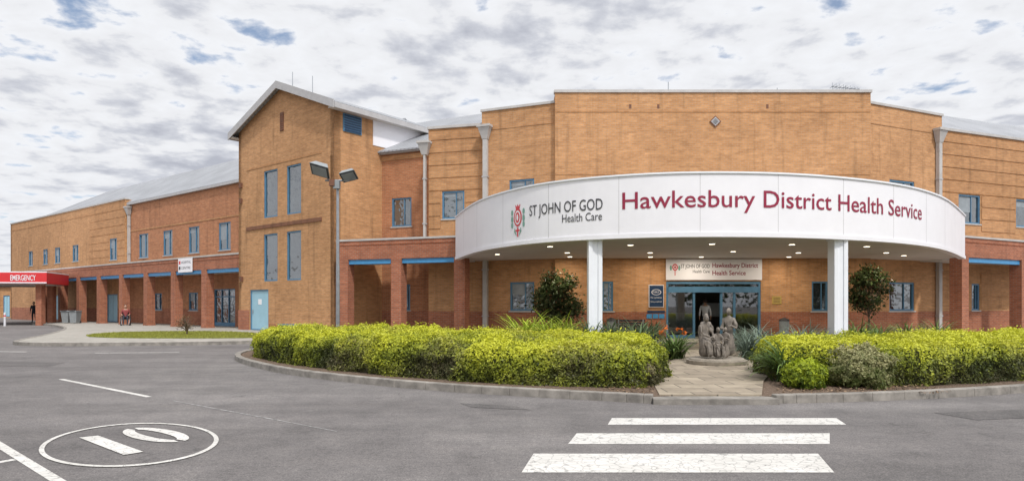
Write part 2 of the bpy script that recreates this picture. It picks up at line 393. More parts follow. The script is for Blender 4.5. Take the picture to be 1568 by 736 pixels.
# ------------------------------------------------------------------ ground
mb=MB(); mb.face([(-500,-300,0),(500,-300,0),(500,700,0),(-500,700,0)],'asphalt'); mb.done('road')
def chaikin(p,n=2,closed=False):
    for _ in range(n):
        q=[]; m=len(p)
        rngi=range(m if closed else m-1)
        if not closed: q.append(p[0])
        for i in rngi:
            a,b=p[i],p[(i+1)%m]
            q+= [(a[0]*.75+b[0]*.25,a[1]*.75+b[1]*.25),(a[0]*.25+b[0]*.75,a[1]*.25+b[1]*.75)]
        if not closed: q.append(p[-1])
        p=q
    return p
def strip(mb,pts,w,z0,z1,mat,side=1,gap=0):
    n=len(pts); off=[]
    for i in range(n):
        a=Vector(pts[max(0,i-1)]); b=Vector(pts[min(n-1,i+1)]); d=(b-a).normalized(); nn=Vector((-d.y,d.x))*side
        off.append(Vector(pts[i])+nn*w)
    for i in range(n-1):
        P=[pts[i],pts[i+1],tuple(off[i+1]),tuple(off[i])]
        if side<0: P=P[::-1]
        mb.hexa([(p[0],p[1],z0) for p in P],[(p[0],p[1],z1) for p in P],mat)
    return [tuple(o) for o in off]
kL=chaikin([(-7.2,24.2),(-8.3,22.6),(-8.6,20.8),(-8.1,18.9),(-7.0,17.1),(-4.9,14.5),(-1.8,12.2),(.2,11.3),(2.25,10.5)],2)
kR=chaikin([(4.25,10.5),(6.1,10.75),(9.2,11.7),(13.5,13.6),(20,17.2),(30,24)],2)
isl=empty('garden_bed')
mb=MB(); iL=strip(mb,kL,.16,-.05,.14,'kerb',1); iR=strip(mb,kR,.16,-.05,.14,'kerb',1); mb.done('kerb',isl,bev=.015)
mb=MB(); mb.prism([(p[0],p[1]) for p in iL]+[(2.8,10.78),(3.4,12.0),(6.2,24.2)],-.04,.10,'mulch')
mb.prism([(p[0],p[1]) for p in iR]+[(30,25.5),(8.4,25.5),(4.3,12.0),(3.9,10.78)],-.04,.096,'mulch'); mb.done('mulch',isl)
mb=MB(); pa=[(2.42,10.72),(4.1,10.72),(4.85,12.6),(7.0,17),(10.5,25.5),(7.3,25.5),(4.9,19),(3.75,16),(2.7,12.6)]
mb.prism(pa,-.03,.118,'flag')
mb.prism([(2.25,10.38),(4.25,10.38),(4.27,10.715),(2.28,10.715)],-.02,.09,'kerb'); mb.done('stone_path')
mb=MB(); mb.prism([(-8.6,31.2),(-2.6,29.2),(-2.0,26.5),(19,26.5),(20.9,29.0),(36,37),(36,45),(-8,45)],-.03,.05,'concrete')
mb.done('forecourt_paving')
mb=MB()
fp=chaikin([(-8.9,32.0),(-9.4,28),(-10.0,26.4),(-12,25.3),(-17,24.6),(-19.3,25.1),(-20.6,27.2),(-22.5,31.5),(-27.5,40.5),(-33.5,47.5),(-37.5,51)],2)
ff=strip(mb,fp[::-1],.15,-.05,.13,'kerb',1)
mb.prism(ff+[(-9.0,33),(-14,42),(-38,58)],-.04,.118,'concrete'); mb.done('footpath')
lw=chaikin([(-19.2,28.4),(-11.2,27.8),(-10.5,30.6),(-15.4,35.4),(-21.2,34.2)],2,True)
mb=MB(); mb.prism(lw,.0,.135,'lawn'); mb.done('lawn')
mb=MB(); mb.prism([(-120,85),(-40,100),(60,100),(150,85),(150,260),(-150,260)],-.03,.012,'lawn'); mb.done('grass')
# markings
mb=MB()
def mark(poly,mat='paint',z=.004): 
    a=sum(poly[i][0]*poly[(i+1)%len(poly)][1]-poly[(i+1)%len(poly)][0]*poly[i][1] for i in range(len(poly)))
    if a<0: poly=poly[::-1]
    mb.face([(x,y,z) for x,y in poly],mat)
def line(a,b,w,mat='paint',z=.004):
    a=Vector(a);b=Vector(b);d=(b-a).normalized();n=Vector((-d.y,d.x))*w/2
    mark([tuple(a+n),tuple(b+n),tuple(b-n),tuple(a-n)],mat,z)
mark([(1.40,9.16),(4.55,9.16),(4.43,8.66),(1.27,8.66)]); mark([(.80,8.08),(3.93,8.08),(3.63,7.46),(.64,7.46)])
mark([(.23,6.98),(3.27,6.98),(3.06,6.20),(.09,6.20)]) 
mb.done('pedestrian_crossing')
mb=MB()
mark([(-.85,10.55),(.05,10.25),(.28,9.85),(-.62,10.1)],'patch'); mark([(-16,18.6),(-12.2,17.8),(-11.8,16.6),(-15.4,17.2)],'patch'); mark([(6.2,9.6),(9.6,10.3),(9.8,9.7),(6.4,9.0)],'patch')
mb.done('asphalt_patch')
mb=MB()
line((-9.6,13.9),(-6.25,11.25),.10); line((-13.6,21.3),(-11.0,21.6),.12); line((-18.6,22.2),(-16.2,21.8),.12); line((-24,24.5),(-20,23.4),.12)
line((-6.2,7.75),(-3.7,5.55),.10,z=.004); line((-5.5,6.0),(-5.12,6.72),.09,z=.004)
line((-5.6,10.8),(-3.1,8.9),.03,'fade'); line((-3.1,8.9),(-2.2,8.2),.02,'fade')
mb.done('lane_marking')
mb=MB(); K=64
def el(t,k): return (-4.41+k*(.915*math.cos(t)-.61*math.sin(t)),7.58+k*(.195*math.cos(t)+1.17*math.sin(t)))
for i in range(K):
    a=2*math.pi*i/K; b=2*math.pi*(i+1)/K
    mark([el(a,1),el(b,1),el(b,.945),el(a,.945)],z=.009)
mark([(-5.17,7.80),(-5.02,7.92),(-3.98,7.05),(-4.10,6.90)],z=.009)
zc=Vector((-4.36,7.98)); zd=Vector((.80,-.60)).normalized(); zn=Vector((.60,.80))
def zp(a,ru,rv): return tuple(zc+zd*ru*math.cos(a)+zn*rv*math.sin(a))
for i in range(40):
    a=2*math.pi*i/40; b=2*math.pi*(i+1)/40
    if abs(math.sin(a))<.12 or abs(math.sin(b))<.12: continue
    mark([zp(a,.66,.25),zp(b,.66,.25),zp(b,.50,.10),zp(a,.50,.10)],z=.009)
mb.done('speed_limit_marking')
# ------------------------------------------------------------------ hospital
H=empty('hospital_building')
C=Fr((1.95,29.5),(16.2,29.5))
def op(F,a,b,z0,z1,k): return (F.sight(a),F.sight(b),z0,z1,k)
zw0,zw1=1.28,2.62
cops=[op(C,922,939,zw0,zw1,'win'),op(C,1020,1165,.05,2.62,'none'),op(C,1243,1268,zw0,zw1,'win')]
mb=MB(); wall(mb,C,0,11.13,cops,low='red',T=5,topmat='trim')
mb.fbox(C,-.05,C.L+.05,-.3,.06,11.13,11.25,'coping')
mb.fbox(C,.02,C.L-.02,-.02,.02,10.25,10.33,'tanband')
mb.fbox(C,.02,C.L-.02,-.02,.02,7.42,7.50,'tanband')
for b in (965,1008,1175): u=C.sight(b); mb.fbox(C,u-.05,u+.05,-.02,.012,10.42,10.6,'brown')
u=C.sight(1095); z=9.82
mb.hexa([C.P(u-.26,.005,z),C.P(u,.005,z-.26),C.P(u+.26,.005,z),C.P(u,.005,z+.26)],[C.P(u-.26,.05,z),C.P(u,.05,z-.26),C.P(u+.26,.05,z),C.P(u,.05,z+.26)],'brown')
mb.hexa([C.P(u-.20,.05,z),C.P(u,.05,z-.20),C.P(u+.20,.05,z),C.P(u,.05,z+.20)],[C.P(u-.20,.06,z),C.P(u,.06,z-.20),C.P(u+.20,.06,z),C.P(u,.06,z+.20)],'trim')
for i in range(5): mb.fbox(C,u-.14+abs(i-2)*.05,u+.14-abs(i-2)*.05,.06,.07,z-.12+i*.055,z-.10+i*.055,'dark')
mb.done('centre_walls',H)
L1=Fr((-1.44,31.2),(1.98,29.8)); R1=Fr((16.17,29.8),(21.0,31.9))
mb=MB()
o1=[op(L1,781,818,zw0,zw1,'win'),op(L1,780,818,5.95,7.40,'win')]
wall(mb,L1,0,10.75,o1,low='red',T=4,topmat='trim'); mb.fbox(L1,-.05,L1.L-.02,-.3,.06,10.75,10.86,'coping')
mb.fbox(L1,.02,L1.L-.1,-.02,.02,9.85,9.93,'tanband')
o2=[op(R1,1362,1400,zw0,zw1,'win'),op(R1,1362,1400,5.95,7.40,'win')]
wall(mb,R1,0,10.75,o2,low='red',T=4,topmat='trim'); mb.fbox(R1,.02,R1.L+.05,-.3,.06,10.75,10.86,'coping')
mb.fbox(R1,.1,R1.L,-.02,.02,9.85,9.93,'tanband')
L2=Fr((-4.11,32.15),(-1.42,31.45)); R2=Fr((20.95,32.15),(40,39.4))
o3=[op(L2,677,711,5.75,7.10,'win')]
wall(mb,L2,0,10.17,o3,low='red',T=4,topmat='trim'); mb.fbox(L2,-.05,L2.L-.02,-.3,.08,10.17,10.29,'coping'); bands(mb,L2,4.6,10.1,.62,o3)
o4=[op(R2,1468,1501,5.65,7.1,'win'),op(R2,1556,1592,5.65,7.1,'win'),op(R2,1488,1500,zw0,zw1,'win'),op(R2,1590,1620,zw0,zw1,'win')]
wall(mb,R2,0,10.17,o4,low='red',T=4,topmat='trim'); mb.fbox(R2,.02,R2.L,-.3,.08,10.17,10.29,'coping'); bands(mb,R2,4.6,10.1,.62,o4,u1=R2.sight(1568)+8); bands(mb,R2,1.3,3.4,.62,o4)
L3=Fr((-8.0,35.15),(-4.2,33.5))
o5=[op(L3,600,630,5.65,7.15,'win'),op(L3,616,628,zw0,zw1,'win')]
wall(mb,L3,0,9.5,o5,mat='redtop',low='red'); gutter(mb,L3.sh(.02),9.62)
mb.fbox(L3,0,L3.L,.0,.03,9.15,9.4,'tanband')
mb.done('flank_walls',H)
mb=MB()
def slope(a,b,c,d,t=.08,mat='roof'):
    mb.hexa([a,b,c,d],[(p[0],p[1],p[2]+t) for p in (a,b,c,d)],mat)
slope((-8.3,34.95,9.55),(-3.6,32.95,9.55),(-.5,39.5,13.2),(-9.6,43.8,13.2))
slope((-.5,39.5,13.2),(-9.6,43.8,13.2),(-6,50,9.5),(3,46,9.5))
slope((20.9,32.6,10.2),(40,39.9,10.2),(44,47.3,13.3),(23.0,39.4,13.3))
slope((23.0,39.4,13.3),(44,47.3,13.3),(41,54,9.5),(20,46,9.5))
mb.prism([(-1.5,33),(2,31),(16,31),(21,33),(23,46),(-1,46)],9.3,9.5,'trim')
mb.done('main_roof',H)
mb=MB()
def downpipe(F,b,zt,zb=0,hopper=True,w=.11,off=.035,gap=None):
    u=F.sight(b); 
    mb.fbox(F,u-w,u+w,off,off+.18,zb,zt-.5,'coping')
    if hopper:
        a=[F.P(u-.30,off,zt-.05),F.P(u+.30,off,zt-.05),F.P(u+.30,off+.34,zt-.05),F.P(u-.30,off+.34,zt-.05)][::-1]
        bq=[F.P(u-.13,off,zt-.6),F.P(u+.13,off,zt-.6),F.P(u+.13,off+.2,zt-.6),F.P(u-.13,off+.2,zt-.6)][::-1]
        mb.hexa(bq,a,'coping'); mb.fbox(F,u-.34,u+.34,off,off+.38,zt-.05,zt+.06,'coping')
    for z in np.arange(zb+1,zt-1,2.2): mb.fbox(F,u-w-.04,u+w+.04,off,off+.195,z,z+.06,'trim')
downpipe(L1,745,10.0); downpipe(R1,1434,10.0); downpipe(L2,652,9.5,4.5,True,.05)
mb.done('downpipes',H)
def arcade(F,cols,ztop=4.55,depth=2.4):
    mb=MB()
    mb.fbox(F,0,F.L,-.42,0,3.72,ztop,'red')
    mb.fbox(F,0,F.L,-.46,.04,ztop,ztop+.09,'coping')
    mb.fbox(F,0,F.L,-.02,.025,ztop-.2,ztop-.1,'red')
    mb.fbox(F,0,F.L,-.38,-.06,3.50,3.72,'bluebeam')
    mb.fbox(F,0,F.L,-depth,-.42,3.62,3.70,'soffit')
    mb.fbox(F,0,F.L,-depth,-.42,4.2,4.3,'trim')
    for u in cols:
        mb.fbox(F,u-.27,u+.27,-.5,.035,0,3.74,'red'); mb.fbox(F,u-.30,u+.30,-.53,.06,0.05,.22,'red')
    return mb
A2=Fr((-8.5,31.6),(-2.5,29.5)); mb=arcade(A2,[A2.sight(526),A2.sight(607),A2.sight(704)],4.6,2.6); mb.done('west_arcade',H)
A3=Fr((20.4,29.5),(34,36.4)); mb=arcade(A3,[A3.sight(1477),A3.sight(1568),A3.sight(1568)+4.5],4.6,2.6); mb.done('east_arcade',H)
# tower
T=Fr((-15.9,38.0),(-8.8,32.3))
mb=MB()
zr=13.30; sl_=.392; half=T.L/2; ze=zr-sl_*half
tops=[op(T,404,425,6.35,8.95,'tall'),op(T,439,461,6.35,8.95,'tall'),op(T,404,425,2.85,5.45,'tall'),op(T,439,461,2.85,5.45,'tall'),op(T,383,411,.12,2.40,'door')]
wall(mb,T,0,ze,tops,low=None,T=.4)
mb.fbox(T,0,T.sight(383)-.1,-.02,.03,0,1.25,'red')
mb.fbox(T,T.sight(411)+.1,T.L,-.02,.03,0,.5,'red')
mb.face([T.P(0,0,ze),T.P(T.L,0,ze),T.P(half,0,zr)],'tan')
mb.fbox(T,T.sight(378),T.sight(493),-.02,.05,5.78,5.98,'stringc')
mb.fbox(T,T.sight(378),T.sight(493),-.02,.02,9.2,9.29,'tanband')
u=T.sight(432); mb.fbox(T,u-.17,u+.17,-.02,.03,10.9,11.9,'brown')
for i in range(8): mb.fbox(T,u-.14,u+.14,.03,.05,10.95+i*.115,11.0+i*.115,'stringc')
for b,z in ((370,8.3),(370,7.4),(371,2.9)): u=T.sight(b); mb.fbox(T,u-.1,u+.1,0,.12,z,z+.28,'brown')
D=8
TS=Fr(T.p(T.L,0),T.p(T.L,-D)); TL=Fr(T.p(0,-D),T.p(0,0)); TB=Fr(T.p(T.L,-D),T.p(0,-D))
wall(mb,TS,0,ze,[],T=.3); wall(mb,TL,0,ze,[],T=.3); wall(mb,TB,0,ze,[],T=.3)
mb.face([TB.P(0,0,ze),TB.P(TB.L,0,ze),TB.P(half,0,zr)],'tan')
a,b=TS.sight(525),TS.sight(553)
mb.fbox(TS,a,b,0,.05,10.25,11.15,'blue')
for i in range(7): mb.fbox(TS,a+.06,b-.06,.05,.085,10.30+i*.12,10.36+i*.12,'navy')
mb.fbox(TS,TS.sight(571),D-.1,0,.03,9.9,ze-.02,'white')
mb.done('tower_walls',H)
mb=MB(); ov=.5; fo=.35
def rp(u,o,z): return T.P(u,o,z)
for sgn in (0,1):
    ue=-ov if sgn==0 else T.L+ov; zz0=zr-sl_*(half+ov)
    q=[rp(ue,fo,zz0),rp(half,fo,zr),rp(half,-D-.3,zr),rp(ue,-D-.3,zz0)]
    if sgn==0: q=q[::-1]
    q=[(x,y,z+.02) for x,y,z in q]
    mb.hexa(q[::-1],[(x,y,z+.12) for x,y,z in q][::-1],'roof')
    q2=[rp(ue,fo+.01,zz0-.2),rp(half,fo+.01,zr-.2),rp(half,fo+.06,zr-.2),rp(ue,fo+.06,zz0-.2)]
    mb.hexa(q2,[(x,y,z+.4) for x,y,z in q2],'trim')
    e0,e1=(ue-.02,ue+.04) if sgn==0 else (ue-.04,ue+.02)
    mb.hexa([rp(e0,fo,zz0-.16),rp(e1,fo,zz0-.16),rp(e1,-D,zz0-.16),rp(e0,-D,zz0-.16)],[rp(e0,fo,zz0+.1),rp(e1,fo,zz0+.1),rp(e1,-D,zz0+.1),rp(e0,-D,zz0+.1)],'trim')
    s0,s1=(ue+.04,0) if sgn==0 else (T.L,ue-.04)
    mb.hexa([rp(s0,fo,zz0-.12),rp(s1,fo,zz0-.12),rp(s1,-D,zz0-.12),rp(s0,-D,zz0-.12)],[rp(s0,fo,zz0-.08),rp(s1,fo,zz0-.08),rp(s1,-D,zz0-.08),rp(s0,-D,zz0-.08)],'soffit')
mb.done('tower_roof',H)
# west wing
WU=Fr((-52.6,69.0),(-14.4,40.0)); WA=Fr((-45.35,60.4),(-15.9,38.0))
uS=WU.sight(198)
wl=[op(WU,a,b,5.2,7.05,'win') for a,b in ((335,353),(289,305),(250,264),(213,227))]+[op(WU,328,360,.12,2.6,'gdoor'),op(WU,289,303,1.15,2.4,'win'),op(WU,236,248,1.15,2.4,'win')]
mb=MB(); wall(mb,WU,0,9.5,wl,mat='redtop',low='red',u0=uS)
mb.fbox(WU,uS,WU.L,0,.03,4.9,5.0,'tanband'); mb.fbox(WU,uS,WU.L,0,.03,7.35,7.44,'tanband')
gutter(mb,WU.sh(.05),9.62,uS,WU.L)
WB=WU.sh(.3)
wl2=[op(WB,168,179,5.2,6.95,'win')]+[op(WB,a,b,5.4,6.85,'win') for a,b in ((111,120),(84,92),(66,73),(44,50))]+[op(WB,164,180,.12,2.4,'ddoor'),op(WB,84,95,.12,2.4,'ddoor'),op(WB,120,132,1.2,2.4,'win')]
wall(mb,WB,0,9.95,wl2,low='red',u0=0,u1=uS,T=4,topmat='trim'); mb.fbox(WB,-.05,uS+.05,-.3,.06,9.95,10.06,'coping')
bands(mb,WB,4.8,9.9,.62,wl2,u0=WB.sight(137),u1=uS)
mb.fbox(WB,0,WB.sight(137),0,.02,9.2,9.3,'tanband')
WE=Fr(WU.p(0,-11),WB.p(0,0)); wall(mb,WE,0,9.95,[],T=.3)
mb.done('wing_walls',H)
mb=MB()
def wp(u,o,z): return WU.P(u,o,z)
slope(wp(2,.2,9.6),wp(WU.L+2,.2,9.6),wp(WU.L+6,-5,13.0),wp(11,-5,13.0))
slope(wp(11,-5,13.0),wp(WU.L+6,-5,13.0),wp(WU.L+6,-10.5,9.5),wp(2,-10.5,9.5))
mb.hexa([wp(2,.2,9.55),wp(2,-10.5,9.5),wp(11,-5,13.0)][::-1],[wp(2,.2,9.63),wp(2,-10.5,9.58),wp(11,-5,13.08)][::-1],'roof')
mb.done('wing_roof',H)
mb=MB(); downpipe(WU,200,9.3,4.6,True,.08,.04); mb.done('wing_downpipe',H)
cols=[37-(3.95*k) for k in range(1,9)]
mb=arcade(WA,[c for c in cols if c>0],4.5,2.4); mb.done('wing_arcade',H)
mb=MB(); a,b=WA.sight(275),WA.sight(296)
mb.fbox(WA,a,b,.05,.09,3.62,4.5,'white'); mb.fbox(WA,a+.1,a+.3,.09,.10,4.15,4.35,'logored'); mb.fbox(WA,a+.1,a+.3,.09,.10,3.8,4.0,'charcoal')
text_on(mb,WA,'HOSPITAL',a+.38,4.18,(b-a)-.5,.16,.095,'charcoal'); text_on(mb,WA,'CENTRE',a+.38,3.82,(b-a)-.55,.16,.095,'charcoal')
mb.done('clinic_sign')
# ---- curved canopy
cp=[(-2.5,28.9),(-1.66,25.6),(-.84,23.4),(.34,21.5),(1.35,20.5),(2.5,19.8),(4.15,19.2),(5.9,19.0),(8,19.2),(9.85,19.75),(11.75,20.6),(13.6,21.8),(16.0,24.0),(19.7,28.4)]
def crom(P,n=12):
    P=[Vector(p) for p in P]; P=[P[0]*2-P[1]]+P+[P[-1]*2-P[-2]]; r=[]
    for i in range(1,len(P)-2):
        for k in range(n):
            t=k/n; r.append(.5*((2*P[i])+(P[i+1]-P[i-1])*t+(2*P[i-1]-5*P[i]+4*P[i+1]-P[i+2])*t*t+(3*P[i]-P[i-1]-3*P[i+1]+P[i+2])*t**3))
    r.append(P[-2]); return r
cv=crom(cp)
for _ in range(25): cv=[cv[0]]+[(cv[i-1]+cv[i]*2+cv[i+1])/4 for i in range(1,len(cv)-1)]+[cv[-1]]
cs=[0]
for a,b in zip(cv,cv[1:]): cs.append(cs[-1]+(b-a).length)
def CP(s,o=0):
    i=min(max(int(np.searchsorted(cs,s))-1,0),len(cv)-2); t=(s-cs[i])/(cs[i+1]-cs[i])
    def nn(j):
        a=cv[max(0,j-1)]; b=cv[min(len(cv)-1,j+1)]; d=(b-a).normalized(); return Vector((d.y,-d.x))
    n=(nn(i)*(1-t)+nn(i+1)*t).normalized(); return cv[i]*(1-t)+cv[i+1]*t+n*o
def cs_at(b):
    t=(b-784)/1000
    for i in range(len(cv)-1):
        if cv[i].x/cv[i].y<=t<=cv[i+1].x/cv[i+1].y:
            a=cv[i].x/cv[i].y; c=cv[i+1].x/cv[i+1].y; return cs[i]+(cs[i+1]-cs[i])*(t-a)/(c-a)
Z0,Z1=3.55,5.40
mb=MB(); NS=120; Ltot=cs[-1]
def ring(o0,o1,z0,z1,mat,s0=0,s1=None):
    s1=Ltot if s1 is None else s1; n=max(1,int((s1-s0)/Ltot*NS)+1)
    for k in range(n):
        a=s0+(s1-s0)*k/n; b=s0+(s1-s0)*(k+1)/n
        A,B,C_,D_=CP(a,o0),CP(b,o0),CP(b,o1),CP(a,o1)
        for (p,q,za,zb) in ((D_,C_,z0,z1),(B,A,z0,z1)): mb.face([(p.x,p.y,za),(q.x,q.y,za),(q.x,q.y,zb),(p.x,p.y,zb)],mat)
        mb.face([(A.x,A.y,z1),(D_.x,D_.y,z1),(C_.x,C_.y,z1),(B.x,B.y,z1)][::-1],mat)
        mb.face([(A.x,A.y,z0),(B.x,B.y,z0),(C_.x,C_.y,z0),(D_.x,D_.y,z0)][::-1],mat)
ring(-.2,0,Z0+.13,Z1,'white'); ring(-.22,.03,Z0,Z0+.125,'white'); ring(-.24,.04,Z1,Z1+.05,'column')
for e in (0,Ltot):
    p=CP(e,0); q=CP(e,-.2); mb.face([(p.x,p.y,Z0),(q.x,q.y,Z0),(q.x,q.y,Z1),(p.x,p.y,Z1)],'white')
s=2.1
while s<Ltot-1:
    ring(0,.0025,Z0+.14,Z1-.01,'trim',s,s+.010); s+=2.35
mb.done('canopy_fascia',H)
mb=MB(); inner=[CP(Ltot*k/60,-.19) for k in range(61)]
poly=[(p.x,p.y) for p in inner]+[(20.2,31.2),(16.3,31.2),(-2.6,31.4)]
mb.prism(poly,3.66,3.74,'soffit'); mb.prism(poly,4.95,5.03,'trim')
mb.done('canopy_soffit',H)
mb=MB()
for (x,y) in ((2.55,20.15),(10.05,20.15)):
    mb.box((x,y,1.88),(.16,.38,3.6),'column'); 
    for sx in (-.145,.145): mb.box((x+sx,y,1.88),(.13,.44,3.6),'column')
    mb.box((x,y,.12),(.58,.58,.12),'coping'); mb.box((x,y,3.6),(.48,.48,.12),'column')
mb.done('canopy_columns',H,bev=.01)
mb=MB()
DL=((1.35,23.2),(4.1,22.6),(6.8,22.2),(9.6,22.4),(12.6,23.2),(2.2,26),(5.5,26),(8.6,25.4),(11.4,26),(14.9,26),(8.2,28.3),(6,28.3),(12,28.3),(16.5,27.5),(-.6,26.8),(2.5,28.2))
for (x,y) in DL:
    mb.tube((x,y,3.655),(x,y,3.63),.13,.13,'column',14); mb.tube((x,y,3.629),(x,y,3.624),.095,.095,'lamp',14)
mb.done('soffit_downlights',H)
for (x,y) in DL[5:]:
    l=bpy.data.lights.new('downlight_bulb','AREA'); l.shape='DISK'; l.size=.18; l.energy=34; l.color=(1,.88,.72)
    o=bpy.data.objects.new('downlight_bulb',l); COL.objects.link(o); o.location=(x,y,3.61); o.parent=H
mb=MB()
def ctext(s,b0,b1,z,h,mat,bold=0):
    s0,s1=cs_at(b0),cs_at(b1); me=textmesh(s,s1-s0,h,bold=bold)
    for v in me.vertices:
        p=CP(s0+v.co.x,.012); v.co=Vector((p.x,p.y,z+v.co.y))
    mb.addmesh(me,mat)
ctext('Hawkesbury District Health Service',953,1411,4.42,.50,'maroon',.006)
ctext('ST JOHN OF GOD',811,923,4.45,.34,'charcoal',.004)
ctext('Health Care',861,922,4.13,.25,'charcoal',.002)
s0=cs_at(793)
def cpoly(pts,mat,o=.012,cz=4.45): 
    q=[]
    for x,z in pts:
        p=CP(s0+x,o); q.append((p.x,p.y,cz+z))
    mb.face(q,mat)
def ell(x,z,rx,rz,mat,o): cpoly([(x+rx*math.cos(t*math.pi/12),z+rz*math.sin(t*math.pi/12)) for t in range(24)],mat,o)
ell(0,.02,.22,.30,'logored',.010); ell(0,.02,.16,.235,'white',.014); ell(0,.02,.115,.18,'logored',.018); ell(0,.02,.05,.11,'white',.022)
cpoly([(-.035,-.62),(.035,-.62),(.035,-.30),(-.035,-.30)],'logored',.012); cpoly([(-.11,-.44),(.11,-.44),(.11,-.38),(-.11,-.38)],'logored',.016)
cpoly([(-.1,.30),(-.14,.46),(-.04,.38),(0,.48),(.04,.38),(.14,.46),(.1,.30)],'logored',.012)
for sx in (-1,1):
    for zz1,r in ((.2,.10),(-.02,.11),(-.22,.10)): ell(sx*.32,zz1,r*.55,r,'logogreen',.012)
    cpoly([(sx*.06,-.6),(sx*.2,-.45),(sx*.17,-.3)][::sx],'logogreen',.013)
mb.done('main_sign_lettering')
# entrance
mb=MB(); u0,u1=C.sight(1020),C.sight(1165)
for a in (u0,u1-.1): mb.fbox(C,a,a+.1,-.14,-.02,.05,2.62,'blue')
mb.fbox(C,u0+.1,u1-.1,-.14,-.02,2.5,2.62,'blue'); mb.fbox(C,u0+.1,u1-.1,-.16,.03,2.12,2.38,'blue')
for b in (1063,1105,1125): u=C.sight(b); mb.fbox(C,u-.05,u+.05,-.13,-.03,.05,2.12,'blue')
mb.fbox(C,u0+.1,C.sight(1063)-.05,-.12,-.04,.05,.2,'blue'); mb.fbox(C,C.sight(1105)+.05,u1-.1,-.12,-.04,.05,.2,'blue')
for a,b in ((u0+.1,C.sight(1063)-.05),(C.sight(1105)+.05,C.sight(1125)-.05),(C.sight(1125)+.05,u1-.1)):
    mb.face([C.P(a,-.08,.2),C.P(b,-.08,.2),C.P(b,-.08,2.12),C.P(a,-.08,2.12)],'dglass')
mb.face([C.P(u0+.1,-.08,2.38),C.P(u1-.1,-.08,2.38),C.P(u1-.1,-.08,2.5),C.P(u0+.1,-.08,2.5)],'dglass')
mb.done('entrance_doors',H)
mb=MB()
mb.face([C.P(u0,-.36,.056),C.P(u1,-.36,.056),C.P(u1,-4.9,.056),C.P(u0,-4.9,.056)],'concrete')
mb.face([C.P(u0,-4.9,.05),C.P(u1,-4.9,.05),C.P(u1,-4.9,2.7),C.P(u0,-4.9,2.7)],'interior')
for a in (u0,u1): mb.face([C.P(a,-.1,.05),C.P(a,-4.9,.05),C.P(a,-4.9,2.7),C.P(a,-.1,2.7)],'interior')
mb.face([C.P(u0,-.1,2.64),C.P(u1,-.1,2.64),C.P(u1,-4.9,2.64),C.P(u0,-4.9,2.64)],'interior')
mb.box((8.3,33.2,.6),(1.6,.6,1.1),'blind'); mb.box((10.3,33.6,1.3),(1.0,.1,.7),'shirtw'); mb.box((7.6,34.2,1.6),(.7,.06,.9),'paleblue')
mb.done('vestibule',H)
mb=MB(); a,b=u0-.02,u1+.02
mb.fbox(C,a,b,.03,.09,2.68,3.62,'white'); text_on(mb,C,'ST JOHN OF GOD',a+.66,3.22,1.30,.17,.094,'charcoal',.012); text_on(mb,C,'Health Care',a+1.2,3.0,.76,.13,.094,'charcoal',.01)
text_on(mb,C,'Hawkesbury District',a+2.08,3.24,2.06,.20,.094,'maroon',.014); text_on(mb,C,'Health Service',a+2.08,2.90,1.50,.20,.094,'maroon',.014)
for r,m_,o in ((.13,'logored',.092),(.08,'white',.094),(.05,'logored',.096)): mb.face([C.P(a+.40+r*math.cos(t*math.pi/8),o,3.25+1.2*r*math.sin(t*math.pi/8)) for t in range(16)],m_)
for sx in (-.19,.19): mb.face([C.P(a+.40+sx+.05*math.cos(t*math.pi/6),.092,3.22+.12*math.sin(t*math.pi/6)) for t in range(12)],'logogreen')
mb.fbox(C,a+.38,a+.42,.0905,.092,2.88,3.1,'logored')
mb.done('entrance_sign')
mb=MB(); a,b=C.sight(993),C.sight(1016); mb.fbox(C,a,b,.0,.06,1.45,2.46,'shirtw'); mb.fbox(C,a+.03,b-.03,.06,.07,1.48,2.43,'navy')
for i in range(20):
    t0,t1=2*math.pi*i/20,2*math.pi*(i+1)/20; q=lambda t,r:C.P((a+b)/2+r*math.cos(t),.073,2.13+.6*r*math.sin(t)); mb.face([q(t0,.22),q(t1,.22),q(t1,.19),q(t0,.19)],'white')
text_on(mb,C,'Pick up & drop',a+.08,1.86,.5,.07,.074,'white'); text_on(mb,C,'PUBLIC',(a+b)/2-.14,2.1,.28,.08,.074,'white'); text_on(mb,C,'Parking around back',a+.08,1.68,.5,.06,.074,'white')
mb.done('notice_board')
mb=MB(); a=C.sight(1182); mb.fbox(C,a,a+.42,.0,.03,1.6,1.95,'brass')
for i in range(4): mb.fbox(C,a+.06,a+.36,.03,.034,1.67+i*.065,1.69+i*.065,'brown')
mb.done('brass_plaque')
mb=MB(); 
for i in range(3): u=C.sight(990)+i*.28; mb.fbox(C,u,u+.24,0,.03,.95,1.15,'bluebeam')
mb.fbox(C,C.sight(991),C.sight(1018),.001,.03,1.2,1.3,'navy'); mb.done('street_number_sign')
def bench(x,y,w=1.6):
    e=empty('bench',(x,y,.05)); mb=MB()
    for i in range(4): mb.box((x,y-.18+i*.12,.50),(w,.09,.035),'dark')
    mb.done('seat',e); mb=MB()
    for i in range(3): mb.box((x,y+.26+i*.02,.62+i*.12),(w,.03,.09),'dark')
    mb.done('backrest',e); mb=MB()
    for sx in (-w/2+.1,w/2-.1):
        mb.box((x+sx,y-.18,.27),(.05,.05,.44),'galv'); mb.box((x+sx,y+.24,.48),(.05,.05,.86),'galv'); mb.box((x+sx,y,.7),(.05,.5,.04),'galv')
    mb.done('legs',e)
bench(5.3,28.9,1.3)
